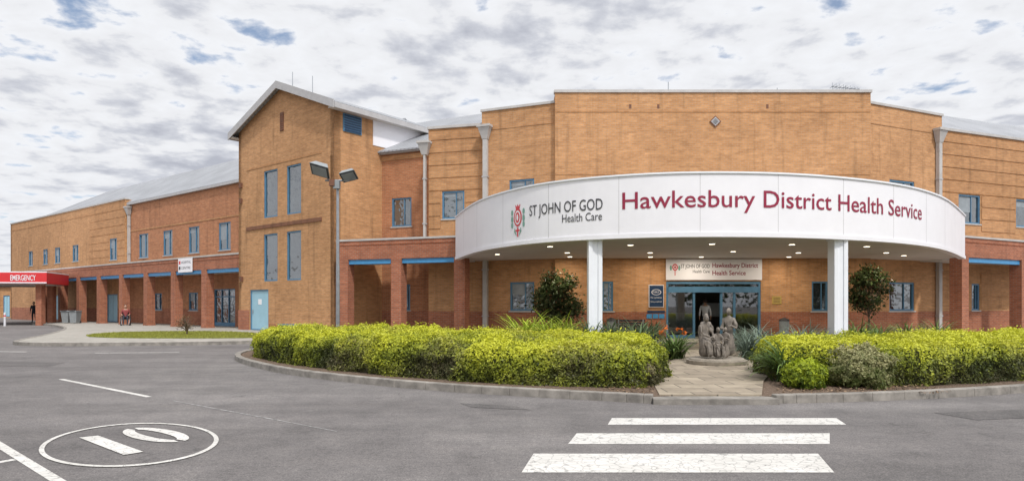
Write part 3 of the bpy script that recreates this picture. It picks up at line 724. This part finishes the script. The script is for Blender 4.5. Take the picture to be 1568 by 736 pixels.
def antenna(name,x,y,z,h,els):
    mb=MB(); mb.tube((x,y,z),(x,y,z+h),.025,.02,'galv',8)
    if els:
        mb.tube((x-.7,y,z+h-.05),(x+.7,y,z+h-.2),.02,.02,'galv',6)
        for i in range(8):
            t=-.65+i*.18; l=.28-.015*i; mb.tube((x+t,y-l,z+h-.12-t*.11),(x+t,y+l,z+h-.12-t*.11),.012,.012,'galv',6); mb.tube((x+t,y,z+h-.12-t*.11-l*.7),(x+t,y,z+h-.12-t*.11+l*.7),.012,.012,'galv',6)
    mb.done(name,H)
antenna('tv_antenna',16.6,32.5,11.0,1.45,1); antenna('roof_mast',7.9,33,11.1,1.7,0); antenna('roof_mast',13.4,33,11.1,1.4,0); antenna('roof_mast',-12.6,37.5,12.9,2.0,0); antenna('roof_mast',-11.3,37,12.6,1.9,0)
mb=MB(); mb.box((13.3,31,11.35),(.5,.4,.25),'trim'); mb.tube((6.0,31.5,11.2),(6.0,31.5,11.6),.06,.06,'dark',8); mb.done('roof_vents',H)
# emergency canopy
mb=MB(); ep=[(-34.2,48.0),(-35.7,52.6),(-41.5,57),(-52,50),(-43,47.3)]
mb.prism(ep,3.10,3.90,'redpaint'); mb.prism([(p[0]*.999-.02,p[1]) for p in ep],3.903,3.98,'white')
mb.prism([(-34.6,48.3),(-36,52.4),(-41.5,56.4),(-51,50),(-43,47.7)],3.04,3.097,'soffit')
E=Fr((-43,47.3),(-34.2,48.0)); a,b=E.sight(16),E.sight(55)
text_on(mb,E,'EMERGENCY',a,3.32,b-a,.40,.02,'white',.01)
mb.fbox(E,0,E.L,.002,.03,3.12,3.2,'white')
for x,y in ((-35.3,48.9),(-39.5,48.6),(-37,52.5)): mb.prism([(x-.22,y-.22),(x+.22,y-.22),(x+.22,y+.22),(x-.22,y+.22)],0,3.05,'red')
mb.done('emergency_canopy',H)
ob=empty('outbuilding'); G=Fr((-72,78),(-56,76)); mb=MB()
wall(mb,G,0,3.6,[op(G,5,15,.1,2.6,'ddoor')],mat='tan',T=5); mb.fbox(G,-.3,G.L+.3,-5,.3,3.6,3.8,'roof'); mb.done('walls',ob)
# ------------------------------------------------------------------ lamp post
lp=empty('street_lamp',(-6.4,24,0)); mb=MB()
mb.tube((-6.4,24,.1),(-6.4,24,3),.075,.065,'galv',12); mb.tube((-6.4,24,3),(-6.4,24,6.1),.06,.05,'galv',12); mb.tube((-6.4,24,.08),(-6.4,24,.14),.18,.18,'galv',12)
mb.tube((-6.85,23.95,6.12),(-5.98,24,6.12),.035,.035,'galv',8); mb.box((-6.4,23.85,5.95),(.22,.2,.3),'bin'); mb.box((-6.55,23.8,6.0),(.2,.18,.22),'brown')
mb.done('pole',lp)
for k,(x,y,z,rx,ry,sc) in enumerate(((-6.93,23.7,6.5,.5,.28,1.1),(-5.98,23.9,6.33,.5,-.25,.9))):
    R=(Matrix.Rotation(ry,3,'Y')@Matrix.Rotation(-rx,3,'X')); c=Vector((x,y,z)); mb=MB()
    h=.10*sc; bq=[c+R@Vector((a*.32*sc,b*.30*sc,-h)) for a,b in((-1,-1),(1,-1),(1,1),(-1,1))]; tq=[c+R@Vector((a*.20*sc,b*.2*sc,h)) for a,b in((-1,-1),(1,-1),(1,1),(-1,1))]
    mb.hexa(bq,tq,'bin'); mb.box(c+R@Vector((0,0,-h-.012)),(.58*sc,.54*sc,.02),'dark',R); mb.box(c+R@Vector((0,0,-h-.03)),(.5*sc,.46*sc,.012),'blind',R)
    mb.tube((x*.6-6.4*.4,24,6.12),c,.025,.025,'galv',8); mb.done('floodlight_%d'%(k+1),lp)
mb=MB(); G=Fr((-8.25,23.1),(-7.0,22.6)); mb.fbox(G,0,G.L,0,.05,.42,.90,'blue'); text_on(mb,G,'Medical Centre',.1,.72,1.05,.12,.055,'white'); 
for u in (.15,G.L-.2): mb.fbox(G,u,u+.06,-.06,-.002,.05,.8,'galv')
mb.done('direction_sign')
def bin_(x,y):
    mb=MB(); mb.hexa([(x-.22,y-.24,.15),(x+.22,y-.24,.15),(x+.22,y+.24,.15),(x-.22,y+.24,.15)],[(x-.29,y-.32,1.0),(x+.29,y-.32,1.0),(x+.29,y+.32,1.0),(x-.29,y+.32,1.0)],'bin')
    mb.box((x,y-.02,1.05),(.62,.7,.08),'bin'); mb.box((x,y-.36,1.06),(.4,.05,.04),'dark')
    for s in(-.2,.2): mb.tube((x+s-.03,y+.27,.22),(x+s+.03,y+.27,.22),.1,.1,'dark',12)
    mb.done('wheelie_bin')
bin_(-34.6,50.8); bin_(-33.7,50.4)
def bollard(x,y):
    mb=MB(); mb.tube((x,y,0),(x,y,.95),.07,.07,'shirtw',12); mb.ball((x,y,.95),(.07,.07,.04),'shirtw'); mb.tube((x,y,.7),(x,y,.8),.073,.073,'logored',12); mb.done('bollard',smooth=False)
for p in ((-36.5,47.0),(-38.5,46.8),(-41,46.6)): bollard(*p)
def ashurn(x,y):
    mb=MB(); mb.tube((x,y,.05),(x,y,.85),.19,.21,'bin',16); mb.tube((x,y,.85),(x,y,.92),.23,.2,'dark',16); mb.tube((x,y,.92),(x,y,1.0),.2,.05,'dark',16); mb.done('litter_bin')
ashurn(12.0,28.8); ashurn(4.4,28.9)
# ------------------------------------------------------------------ people
def skinmesh(pts,edges,root=0,sub=1):
    me=bpy.data.meshes.new('s'); me.from_pydata([p[0] for p in pts],edges,[]); o=bpy.data.objects.new('s',me); COL.objects.link(o)
    sk=o.modifiers.new('sk','SKIN'); 
    for i,p in enumerate(pts):
        r=p[1]; me.skin_vertices[0].data[i].radius=(r,r) if isinstance(r,(int,float)) else r; me.skin_vertices[0].data[i].use_root=(i==root)
    ss=o.modifiers.new('ss','SUBSURF'); ss.levels=sub; ss.render_levels=sub
    bpy.context.view_layer.update(); dg=bpy.context.evaluated_depsgraph_get(); r=bpy.data.meshes.new_from_object(o.evaluated_get(dg)); bpy.data.objects.remove(o); return r
def person(name,x,y,z,rot,shirt,pants,pose='stand',sc=1.0):
    J=dict(pel=(0,0,.93),sp=(0,0,1.13),ch=(0,-.01,1.34),nk=(0,0,1.50),hd=(0,-.01,1.58),
      sl=(-.18,0,1.42),sr=(.18,0,1.42),el=(-.25,.03,1.14),er=(.25,.03,1.14),wl=(-.25,-.06,.90),wr=(.25,-.06,.90),
      hl=(-.09,0,.88),hr=(.09,0,.88),kl=(-.10,-.03,.50),kr=(.11,.02,.50),al=(-.10,0,.09),ar=(.12,.12,.09),tl=(-.11,-.16,.04),tr=(.14,-.05,.04))
    if pose=='sit':
        J.update(pel=(0,.05,.56),sp=(0,.08,.75),ch=(0,.05,.97),nk=(0,.02,1.13),hd=(0,0,1.21),sl=(-.18,.04,1.05),sr=(.18,.04,1.05),el=(-.27,.04,.80),er=(.27,.04,.80),wl=(-.22,-.2,.74),wr=(.22,-.2,.74),
         hl=(-.10,0,.54),hr=(.10,0,.54),kl=(-.12,-.42,.56),kr=(.12,-.42,.56),al=(-.12,-.48,.14),ar=(.12,-.48,.14),tl=(-.12,-.64,.10),tr=(.12,-.64,.10))
    R=dict(pel=.145,sp=.125,ch=.15,nk=.055,hd=.055,sl=.075,sr=.075,el=.045,er=.045,wl=.032,wr=.032,hl=.095,hr=.095,kl=.062,kr=.062,al=.042,ar=.042,tl=.04,tr=.04)
    K=list(J); ix={k:i for i,k in enumerate(K)}
    ed=[('pel','sp'),('sp','ch'),('ch','nk'),('nk','hd'),('ch','sl'),('ch','sr'),('sl','el'),('el','wl'),('sr','er'),('er','wr'),('pel','hl'),('pel','hr'),('hl','kl'),('kl','al'),('al','tl'),('hr','kr'),('kr','ar'),('ar','tr')]
    me=skinmesh([(J[k],R[k]) for k in K],[(ix[a],ix[b]) for a,b in ed],0)
    hipz=J['pel'][2]+.03; JV={k:Vector(v) for k,v in J.items()}
    def mat(p):
        c=p.center; best=min(K,key=lambda k:(JV[k]-c).length)
        if best in('nk','hd','wl','wr'): return 'skin'
        if best in('tl','tr'): return 'shoe'
        if best in('hl','hr','kl','kr','al','ar'): return pants
        if best=='pel': return pants if c.z<hipz else shirt
        return shirt
    mb=MB(); mb.addmesh(me,mat)
    h=JV['hd']+Vector((0,-.01,.09)); mb.ball(h,(.078,.098,.118),'skin'); mb.ball(h+Vector((0,.022,.025)),(.086,.098,.112),'hair')
    mb.tube(h+Vector((0,-.09,.01)),h+Vector((0,-.118,-.02)),.008,.016,'skin',6)
    for sx in(-1,1): mb.ball(h+Vector((sx*.08,.0,0)),(.015,.02,.032),'skin',8,5); mb.ball(h+Vector((sx*.032,-.088,.012)),(.012,.01,.008),'hair',8,5)
    mb.box(h+Vector((0,-.085,-.052)),(.04,.012,.009),'lips')
    for s_,w,e in((-1,'wl','el'),(1,'wr','er')):
        d=(JV[w]-JV[e]).normalized(); pc=JV[w]+d*.05; mb.ball(pc,(.025,.042,.05) if pose=='stand' else (.04,.05,.022),'skin',8,6)
        sd=Vector((0,1,0)) if pose=='stand' else Vector((1,0,0))
        for i,l in enumerate((.07,.08,.075,.06)):
            b0=pc+sd*(i-1.5)*.019+d*.035; k=b0+d*l*.55; mb.tube(b0,k,.009,.008,'skin',6); mb.tube(k,k+(d*.8+Vector((-s_*.5 if pose=='stand' else 0,0,0 if pose=='stand' else -.5)))*l*.5,.008,.006,'skin',6)
        mb.tube(pc-sd*.035,pc-sd*.065+d*.04,.011,.008,'skin',6)
    Mx=Matrix.Translation((x,y,z))@Matrix.Rotation(rot,4,'Z')@Matrix.Scale(sc,4)
    mb.v=[tuple(Mx@Vector(v)) for v in mb.v]; return mb.done(name,smooth=True)
person('standing_person',-41.0,56.0,.0,.3,'shirtd','trouser')
person('entering_person',9.05,30.6,.056,2.9,'shirtw','trouser',sc=1.0)
wx,wy=-26.8,45.3
person('seated_person',wx,wy,.118,.5,'shirtr','trouser','sit')
mb=MB()
for s_ in(-.3,.3):
    for i in range(20):
        a=2*math.pi*i/20; b=2*math.pi*(i+1)/20
        mb.tube((s_,.08+.3*math.cos(a),.31+.3*math.sin(a)),(s_,.08+.3*math.cos(b),.31+.3*math.sin(b)),.018,.018,'dark',6)
        if i%2==0: mb.tube((s_,.08,.31),(s_,.08+.3*math.cos(a),.31+.3*math.sin(a)),.004,.004,'galv',4)
    mb.tube((s_*.85,-.4,.0),(s_*.85,-.4,.17),.05,.05,'dark',8); mb.tube((s_*.85,.22,.3),(s_*.85,.25,.98),.015,.015,'galv',6); mb.tube((s_*.85,-.42,.42),(s_*.85,.22,.44),.015,.015,'galv',6); mb.tube((s_*.85,-.42,.42),(s_*.7,-.58,.08),.013,.013,'galv',6)
    mb.tube((s_*.85,.25,.96),(s_*.85,.38,.96),.02,.02,'dark',6); mb.box((s_*.9,-.02,.70),(.05,.34,.03),'dark'); mb.box((s_*.4,-.62,.06),(.16,.16,.015),'dark')
mb.box((0,-.08,.43),(.46,.46,.05),'dark'); mb.box((0,.25,.68),(.44,.03,.42),'dark')
Mx=Matrix.Translation((wx,wy,.118))@Matrix.Rotation(.5,4,'Z'); mb.v=[tuple(Mx@Vector(v)) for v in mb.v]; mb.done('wheelchair')
# ------------------------------------------------------------------ statue group
st=empty('statue_group',(5.1,16.3,.12)); mb=MB()
mb.tube((5.1,16.3,.12),(5.1,16.3,.22),.72,.74,'plinth',32); mb.tube((5.1,16.3,.22),(5.1,16.3,.26),.68,.66,'plinth',32); mb.done('plinth',st,bev=.01)
def robed(name,x,y,rot,sc,kind):
    if kind=='stand':
        P=[((0,0,.02),.17),((0,0,.30),.15),((0,.01,.58),.125),((0,.01,.82),.095),((0,0,1.00),.115),((0,-.01,1.13),.045),((0,-.02,1.19),.045),
           ((-.14,0,1.06),.05),((-.19,-.04,.82),.042),((-.07,-.19,.76),.03),((.14,0,1.06),.05),((.20,-.03,.82),.042),((.08,-.20,.90),.03)]
        hz=1.27
    else:
        P=[((0,-.02,.02),.19),((0,-.03,.20),.19),((0,.04,.40),.165),((0,.06,.60),.105),((0,.03,.80),.12),((0,-.02,.93),.045),((0,-.05,.99),.045),
           ((-.14,.02,.86),.052),((-.19,-.08,.66),.042),((-.06,-.25,.58),.03),((.14,.02,.86),.052),((.19,-.08,.66),.042),((.06,-.27,.54),.03)]
        hz=1.06
    E=[(0,1),(1,2),(2,3),(3,4),(4,5),(5,6),(4,7),(7,8),(8,9),(4,10),(10,11),(11,12)]
    if kind=='sit': P+=[((-.10,-.27,.40),.08),((-.11,-.33,.05),.07),((.10,-.27,.40),.08),((.11,-.33,.05),.07)]; E+=[(2,13),(13,14),(2,15),(15,16)]
    me=skinmesh(P,E,0,2)
    for v in me.vertices:
        n=noise.noise(Vector((v.co.x*16,v.co.y*16,v.co.z*2.0))); v.co+=Vector((v.co.x,v.co.y,0))*n*.30
    mb=MB(); mb.addmesh(me,'bronze'); h=Vector((0,P[6][0][1]-.012,hz)); mb.ball(h,(.062,.075,.092),'bronze'); mb.ball(h+Vector((0,.022,.012)),(.070,.078,.098),'bronze')
    mb.tube(h+Vector((0,-.07,.01)),h+Vector((0,-.092,-.018)),.006,.013,'bronze',6)
    for sx in (-1,1): mb.ball(h+Vector((sx*.026,-.068,.012)),(.012,.008,.007),'dark',6,4)
    for w in (9,12):
        p=Vector(P[w][0]); 
        for i in range(4): mb.tube(p+Vector(((i-1.5)*.018,-.02,0)),p+Vector(((i-1.5)*.018,-.085,-.02)),.009,.006,'bronze',6)
        mb.tube(p+Vector((.03 if w==9 else -.03,0,0)),p+Vector((.05 if w==9 else -.05,-.04,.02)),.01,.008,'bronze',6)
    Mx=Matrix.Translation((x,y,.26))@Matrix.Rotation(rot,4,'Z')@Matrix.Scale(sc,4); mb.v=[tuple(Mx@Vector(v)) for v in mb.v]; mb.done(name,st,smooth=True)
robed('seated_mother',4.79,16.22,.45,.92,'sit'); robed('kneeling_child',5.07,16.10,.1,.66,'sit'); robed('standing_man',5.44,16.38,-.6,.90,'stand'); robed('standing_woman',4.93,16.60,.1,.80,'stand'); robed('small_child',5.26,16.08,-.7,.56,'stand')
# ------------------------------------------------------------------ foliage
def leaves(name,Pn,Nn,size,colr,parent=None,aspect=.5,mat='leaf'):
    n=len(Pn); Nn=Nn/np.linalg.norm(Nn,axis=1,keepdims=True)
    r=rng.normal(size=(n,3)); a=np.cross(Nn,r); a/=np.linalg.norm(a,axis=1,keepdims=True); b=np.cross(Nn,a)
    s=size[:,None]; v=np.stack([Pn-a*s,Pn+b*s*aspect,Pn+a*s,Pn-b*s*aspect],1).reshape(-1,3)
    me=bpy.data.meshes.new(name); me.vertices.add(4*n); me.vertices.foreach_set('co',v.ravel())
    me.loops.add(4*n); me.loops.foreach_set('vertex_index',np.arange(4*n,dtype=np.int32)); me.polygons.add(n)
    me.polygons.foreach_set('loop_start',np.arange(0,4*n,4,dtype=np.int32)); me.polygons.foreach_set('loop_total',np.full(n,4,dtype=np.int32))
    me.update(); ca=me.color_attributes.new('Col','FLOAT_COLOR','POINT'); c=np.ones((n,4)); c[:,:3]=colr; ca.data.foreach_set('color',np.repeat(c,4,0).ravel())
    me.materials.append(M[mat]); o=bpy.data.objects.new(name,me); COL.objects.link(o)
    if parent: o.parent=parent; o.matrix_parent_inverse=Matrix.Translation(-parent.location)
    return o
def vnoise(P,s,off=0): return np.array([noise.noise(Vector((p[0]*s+off,p[1]*s,p[2]*s))) for p in P])
def hedge(name,poly,h,z0,n_side,n_top,tip,mid,deep,r=.38,seed=0,brown=.0,size=.03):
    e=empty(name,(poly[0][0],poly[0][1],z0)); pts=np.array(chaikin(poly,3,True)); 
    area=.5*np.sum(pts[:,0]*np.roll(pts[:,1],-1)-np.roll(pts[:,0],-1)*pts[:,1])
    if area<0: pts=pts[::-1]
    nx=np.roll(pts,-1,0)-np.roll(pts,1,0); nx/=np.linalg.norm(nx,axis=1,keepdims=True); on=np.stack([nx[:,1],-nx[:,0]],1)
    seg=np.linalg.norm(np.roll(pts,-1,0)-pts,axis=1); cum=np.concatenate([[0],np.cumsum(seg)]); Lp=cum[-1]
    s=rng.uniform(0,Lp,n_side); i=np.clip(np.searchsorted(cum,s)-1,0,len(pts)-1); t=((s-cum[i])/seg[i])[:,None]; j=(i+1)%len(pts)
    bp=pts[i]*(1-t)+pts[j]*t; bn=on[i]*(1-t)+on[j]*t; bn/=np.linalg.norm(bn,axis=1,keepdims=True)
    q=rng.uniform(0,(h-r)+r*math.pi/2,n_side); ph=np.clip((q-(h-r))/r,0,math.pi/2); zz=np.where(q<h-r,q,h-r+r*np.sin(ph)); e_=np.where(q<h-r,0,r*(1-np.cos(ph)))
    P1=np.column_stack([bp-bn*e_[:,None],z0+zz]); N1=np.column_stack([bn*np.cos(ph)[:,None],np.sin(ph)])
    lo,hi=pts.min(0),pts.max(0); c=rng.uniform(lo,hi,(n_top*3,2)); ins=np.zeros(len(c),bool); x,y=c[:,0],c[:,1]
    for k in range(len(pts)):
        a,b=pts[k],pts[(k+1)%len(pts)]; m=((a[1]>y)!=(b[1]>y))&(x<(b[0]-a[0])*(y-a[1])/(b[1]-a[1]+1e-9)+a[0]); ins^=m
    c=c[ins]; dm=np.full(len(c),9.)
    for p in pts[::2]: dm=np.minimum(dm,np.hypot(c[:,0]-p[0],c[:,1]-p[1]))
    c=c[dm>r*.9][:n_top]
    P2=np.column_stack([c,np.full(len(c),z0+h)]); N2=np.tile([0,0,1.],(len(c),1))
    P=np.vstack([P1,P2]); Nn=np.vstack([N1,N2])
    big=vnoise(P,1.1,seed); d=.14*big+.11*vnoise(P,2.6,seed+9)+.06*vnoise(P,7,seed+3)
    inn=rng.exponential(.035,len(P)); spike=(rng.random(len(P))<.06)*rng.uniform(0,.12,len(P))
    P=P+Nn*(d-inn+spike)[:,None]; P[:,2]=np.maximum(P[:,2],z0+.02)
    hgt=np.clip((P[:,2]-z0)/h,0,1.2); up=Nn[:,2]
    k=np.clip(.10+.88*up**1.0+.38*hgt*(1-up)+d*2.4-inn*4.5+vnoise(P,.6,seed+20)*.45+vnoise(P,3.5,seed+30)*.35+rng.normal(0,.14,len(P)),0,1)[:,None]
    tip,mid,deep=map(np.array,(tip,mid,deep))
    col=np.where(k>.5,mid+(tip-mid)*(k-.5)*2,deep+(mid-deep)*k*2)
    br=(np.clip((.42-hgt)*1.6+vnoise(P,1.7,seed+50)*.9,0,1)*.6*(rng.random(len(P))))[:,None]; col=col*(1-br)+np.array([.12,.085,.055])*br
    if brown: 
        b2=(np.clip(vnoise(P,.8,seed+70)*3-.35,0,1)*brown*rng.random(len(P)))[:,None]; col=col*(1-b2)+np.array([.22,.17,.11])*b2
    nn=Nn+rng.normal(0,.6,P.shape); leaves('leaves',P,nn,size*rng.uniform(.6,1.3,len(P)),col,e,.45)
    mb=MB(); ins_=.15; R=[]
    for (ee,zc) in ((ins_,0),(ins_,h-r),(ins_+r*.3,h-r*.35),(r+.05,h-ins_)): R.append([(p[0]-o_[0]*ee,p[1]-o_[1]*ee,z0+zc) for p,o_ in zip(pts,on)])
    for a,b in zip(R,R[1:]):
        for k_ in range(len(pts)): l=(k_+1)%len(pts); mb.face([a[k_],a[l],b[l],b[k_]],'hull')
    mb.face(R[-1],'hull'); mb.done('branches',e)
    return e
tip=(.58,.59,.045); mid=(.27,.31,.03); deep=(.05,.065,.015)
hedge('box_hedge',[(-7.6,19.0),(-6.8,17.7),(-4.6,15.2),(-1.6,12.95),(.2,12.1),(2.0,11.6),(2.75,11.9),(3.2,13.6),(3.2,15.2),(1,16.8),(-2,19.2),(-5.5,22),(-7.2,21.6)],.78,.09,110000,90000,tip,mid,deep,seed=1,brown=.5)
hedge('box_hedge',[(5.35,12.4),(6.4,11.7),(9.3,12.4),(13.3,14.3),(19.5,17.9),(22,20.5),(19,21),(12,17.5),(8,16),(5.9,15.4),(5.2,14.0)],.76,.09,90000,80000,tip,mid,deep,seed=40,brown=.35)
def ballbush(name,x,y,r,h,n,cols,seed):
    e=empty(name,(x,y,.09)); th=rng.uniform(0,2*math.pi,n); cz=rng.uniform(-.6,1,n); sx=np.sqrt(1-cz**2)
    Nn=np.column_stack([sx*np.cos(th),sx*np.sin(th),cz]); d=1+.3*vnoise(Nn,2.1,seed)+.2*vnoise(Nn,6,seed); d-=rng.exponential(.07,n); d+=(rng.random(n)<.08)*rng.uniform(0,.2,n)
    P=np.column_stack([x+Nn[:,0]*r*d,y+Nn[:,1]*r*d,.09+h*.4+Nn[:,2]*h*.6*d]); P[:,2]=np.maximum(P[:,2],.1)
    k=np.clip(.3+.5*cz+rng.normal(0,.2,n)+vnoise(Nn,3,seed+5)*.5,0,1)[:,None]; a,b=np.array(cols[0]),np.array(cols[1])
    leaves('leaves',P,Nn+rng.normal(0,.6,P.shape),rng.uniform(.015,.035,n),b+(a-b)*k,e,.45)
    mb=MB(); mb.ball((x,y,.09+h*.38),(r*.62,r*.62,h*.36),'hull'); mb.done('branches',e)
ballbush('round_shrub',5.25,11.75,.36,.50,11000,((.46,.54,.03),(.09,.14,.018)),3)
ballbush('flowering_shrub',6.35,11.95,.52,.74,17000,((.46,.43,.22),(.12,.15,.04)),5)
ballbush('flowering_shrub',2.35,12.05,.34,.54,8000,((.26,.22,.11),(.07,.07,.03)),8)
def straps(name,x,y,n,L,w,col,z=.1,spread=.25,flowers=0,up=.5):
    e=empty(name,(x,y,z)); vs=[];fs=[];cc=[]
    for i in range(n):
        a=random.uniform(0,2*math.pi); el=random.uniform(up,1.5); l=L*random.uniform(.6,1.1); x0=x+random.gauss(0,spread*.4); y0=y+random.gauss(0,spread*.4)
        px,pz=0,0; k=len(vs); sd=(-math.sin(a),math.cos(a)); cl=random.uniform(.5,1.5); m=6
        for j in range(m+1):
            t=j/m; ww=w*(1-t**2.2)*.5+.001; X=x0+px*math.cos(a); Y=y0+px*math.sin(a); Z=z+pz
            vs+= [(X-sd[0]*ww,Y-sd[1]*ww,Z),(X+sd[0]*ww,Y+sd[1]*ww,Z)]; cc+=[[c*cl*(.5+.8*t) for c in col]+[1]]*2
            px+=math.cos(el)*l/m; pz+=math.sin(el)*l/m; el-=random.uniform(.12,.38)
            if z+pz<.12: pz=.12-z
        for j in range(m): fs.append((k+2*j,k+2*j+1,k+2*j+3,k+2*j+2))
    me=bpy.data.meshes.new('leaves'); me.from_pydata(vs,[],fs); ca=me.color_attributes.new('Col','FLOAT_COLOR','POINT'); ca.data.foreach_set('color',np.array(cc).ravel())
    me.materials.append(M['leaf']); o=bpy.data.objects.new('leaves',me); COL.objects.link(o); o.parent=e; o.matrix_parent_inverse=Matrix.Translation(-e.location)
    if flowers:
        P=[];
        for i in range(flowers):
            c=np.array([x+random.gauss(0,.22),y+random.gauss(0,.2),z+random.uniform(.65,.85)]); P.append(c+rng.normal(0,.025,(14,3)))
        P=np.vstack(P); leaves('flowers',P,rng.normal(size=P.shape),np.full(len(P),.032),np.tile([.75,.20,.03],(len(P),1)),e,.6)
g1=(.13,.20,.055); g2=(.10,.145,.07)
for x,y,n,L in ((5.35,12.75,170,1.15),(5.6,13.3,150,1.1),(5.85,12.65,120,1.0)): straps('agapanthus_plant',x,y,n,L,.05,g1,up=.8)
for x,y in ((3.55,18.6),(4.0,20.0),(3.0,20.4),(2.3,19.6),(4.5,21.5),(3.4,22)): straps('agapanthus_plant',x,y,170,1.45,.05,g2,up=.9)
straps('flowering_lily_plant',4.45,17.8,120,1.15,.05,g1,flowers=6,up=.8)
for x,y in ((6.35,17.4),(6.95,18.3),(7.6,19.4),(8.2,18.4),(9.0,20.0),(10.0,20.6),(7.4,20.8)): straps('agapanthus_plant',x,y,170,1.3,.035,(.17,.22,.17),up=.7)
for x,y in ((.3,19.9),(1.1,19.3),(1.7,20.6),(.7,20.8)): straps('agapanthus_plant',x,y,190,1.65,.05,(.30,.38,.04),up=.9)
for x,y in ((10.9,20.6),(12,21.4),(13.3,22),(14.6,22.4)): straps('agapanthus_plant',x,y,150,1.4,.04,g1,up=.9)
def tree(name,x,y,z0,zb,zt,r,n,col,pot=False,leaf=.09,seed=0,nl=26,core=.5):
    e=empty(name,(x,y,z0)); rr=random.Random(seed); mb=MB(); 
    if pot:
        m2=MB(); m2.tube((x,y,z0),(x,y,z0+.45),.22,.32,'pot',20); m2.tube((x,y,z0+.45),(x,y,z0+.52),.35,.35,'pot',20); m2.done('pot',e); z0+=.45
    P=[];tips=[]
    mb.tube((x,y,z0),(x+.03,y,zb),.05,.04,'bark',8); mid_=(zb+zt)/2
    for i in range(nl):
        a=rr.uniform(0,2*math.pi); el=rr.uniform(-.7,1.3); l=r*rr.uniform(core,1.0)
        c=Vector((x+math.cos(a)*math.cos(el)*l*.9,y+math.sin(a)*math.cos(el)*l*.9,mid_+math.sin(el)*(zt-zb)*.5*rr.uniform(.6,1)))
        b=Vector((x+.03,y,zb+rr.uniform(0,.4)*(zt-zb))); k=b.lerp(c,.5)+Vector((0,0,.08)); mb.tube(b,k,.022,.014,'bark',6); mb.tube(k,c,.014,.006,'bark',6)
        sg=r*.17; m=n//nl; P.append(np.array(c)+rng.normal(0,sg,(m,3))); tips.append(np.full(m,rr.uniform(.55,1.35)))
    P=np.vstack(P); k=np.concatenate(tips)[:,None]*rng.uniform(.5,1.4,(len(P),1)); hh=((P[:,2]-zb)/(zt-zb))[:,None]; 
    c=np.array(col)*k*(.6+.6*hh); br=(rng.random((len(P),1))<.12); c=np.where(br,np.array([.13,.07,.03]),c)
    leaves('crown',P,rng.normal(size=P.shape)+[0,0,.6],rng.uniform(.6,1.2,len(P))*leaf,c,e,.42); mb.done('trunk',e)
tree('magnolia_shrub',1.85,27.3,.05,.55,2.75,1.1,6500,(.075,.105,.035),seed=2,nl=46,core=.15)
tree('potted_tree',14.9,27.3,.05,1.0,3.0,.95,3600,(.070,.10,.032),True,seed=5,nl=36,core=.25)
tree('dry_shrub',-15.6,31.3,.13,.25,1.05,.5,420,(.2,.14,.08),leaf=.04,seed=9)
nl=11000; lo=np.array([-21.3,27.7]); hi=np.array([-10.4,35.5]); c=rng.uniform(lo,hi,(nl*2,2)); ins=np.zeros(len(c),bool); pl=np.array(lw)
for k in range(len(pl)):
    a,b=pl[k],pl[(k+1)%len(pl)]; ins^=((a[1]>c[:,1])!=(b[1]>c[:,1]))&(c[:,0]<(b[0]-a[0])*(c[:,1]-a[1])/(b[1]-a[1]+1e-9)+a[0])
c=c[ins]; P=np.column_stack([c,np.full(len(c),.15)]); leaves('grass_blades',P,np.column_stack([rng.normal(size=(len(c),2)),np.full(len(c),.2)]),rng.uniform(.03,.06,len(c)),np.array([.30,.31,.06])*rng.uniform(.6,1.4,(len(c),1)),None,.3)
nl=5000; P=np.column_stack([rng.uniform(1.6,7.5,nl),rng.uniform(10.75,14,nl),np.full(nl,.11)+rng.uniform(0,.02,nl)]); ok=~((P[:,0]>2.3+(P[:,1]-10.7)*.24)&(P[:,0]<4.3+(P[:,1]-10.7)*.46)); P=P[ok&(P[:,1]>10.95)]
leaves('leaf_litter',P,np.array([0,0,1.])+rng.normal(0,.3,P.shape),rng.uniform(.012,.035,len(P)),np.array([.24,.16,.10])*rng.uniform(.3,1.6,(len(P),1)),None,.5)
def treemass(name,pts,n,hr):
    P=[];K=[]
    for x,y in pts:
        h=rng.uniform(*hr); 
        for _ in range(14):
            c=np.array([x+rng.normal(0,2.6),y+rng.normal(0,2.2),h*rng.uniform(.3,.92)]); m=n//14; P.append(c+rng.normal(0,1,(m,3))*[1.1,1.1,.8]); K.append(np.full(m,rng.uniform(.5,1.5)))
    P=np.vstack(P);K=np.concatenate(K)[:,None]; P[:,2]=np.maximum(P[:,2],.1)
    leaves(name,P,rng.normal(size=P.shape),rng.uniform(.2,.45,len(P)),np.array([.05,.075,.025])*K*rng.uniform(.6,1.4,(len(P),1)),None,.6)
treemass('tree_row',[(x,-20+rng.normal(0,2)) for x in range(-44,50,6)],500,(9,15))
treemass('tree_row',[(x,-38+rng.normal(0,3)) for x in range(-70,75,7)],420,(5,9))
treemass('tree_row',[(x,105+rng.normal(0,5)) for x in range(-140,-70,7)],420,(4,6))
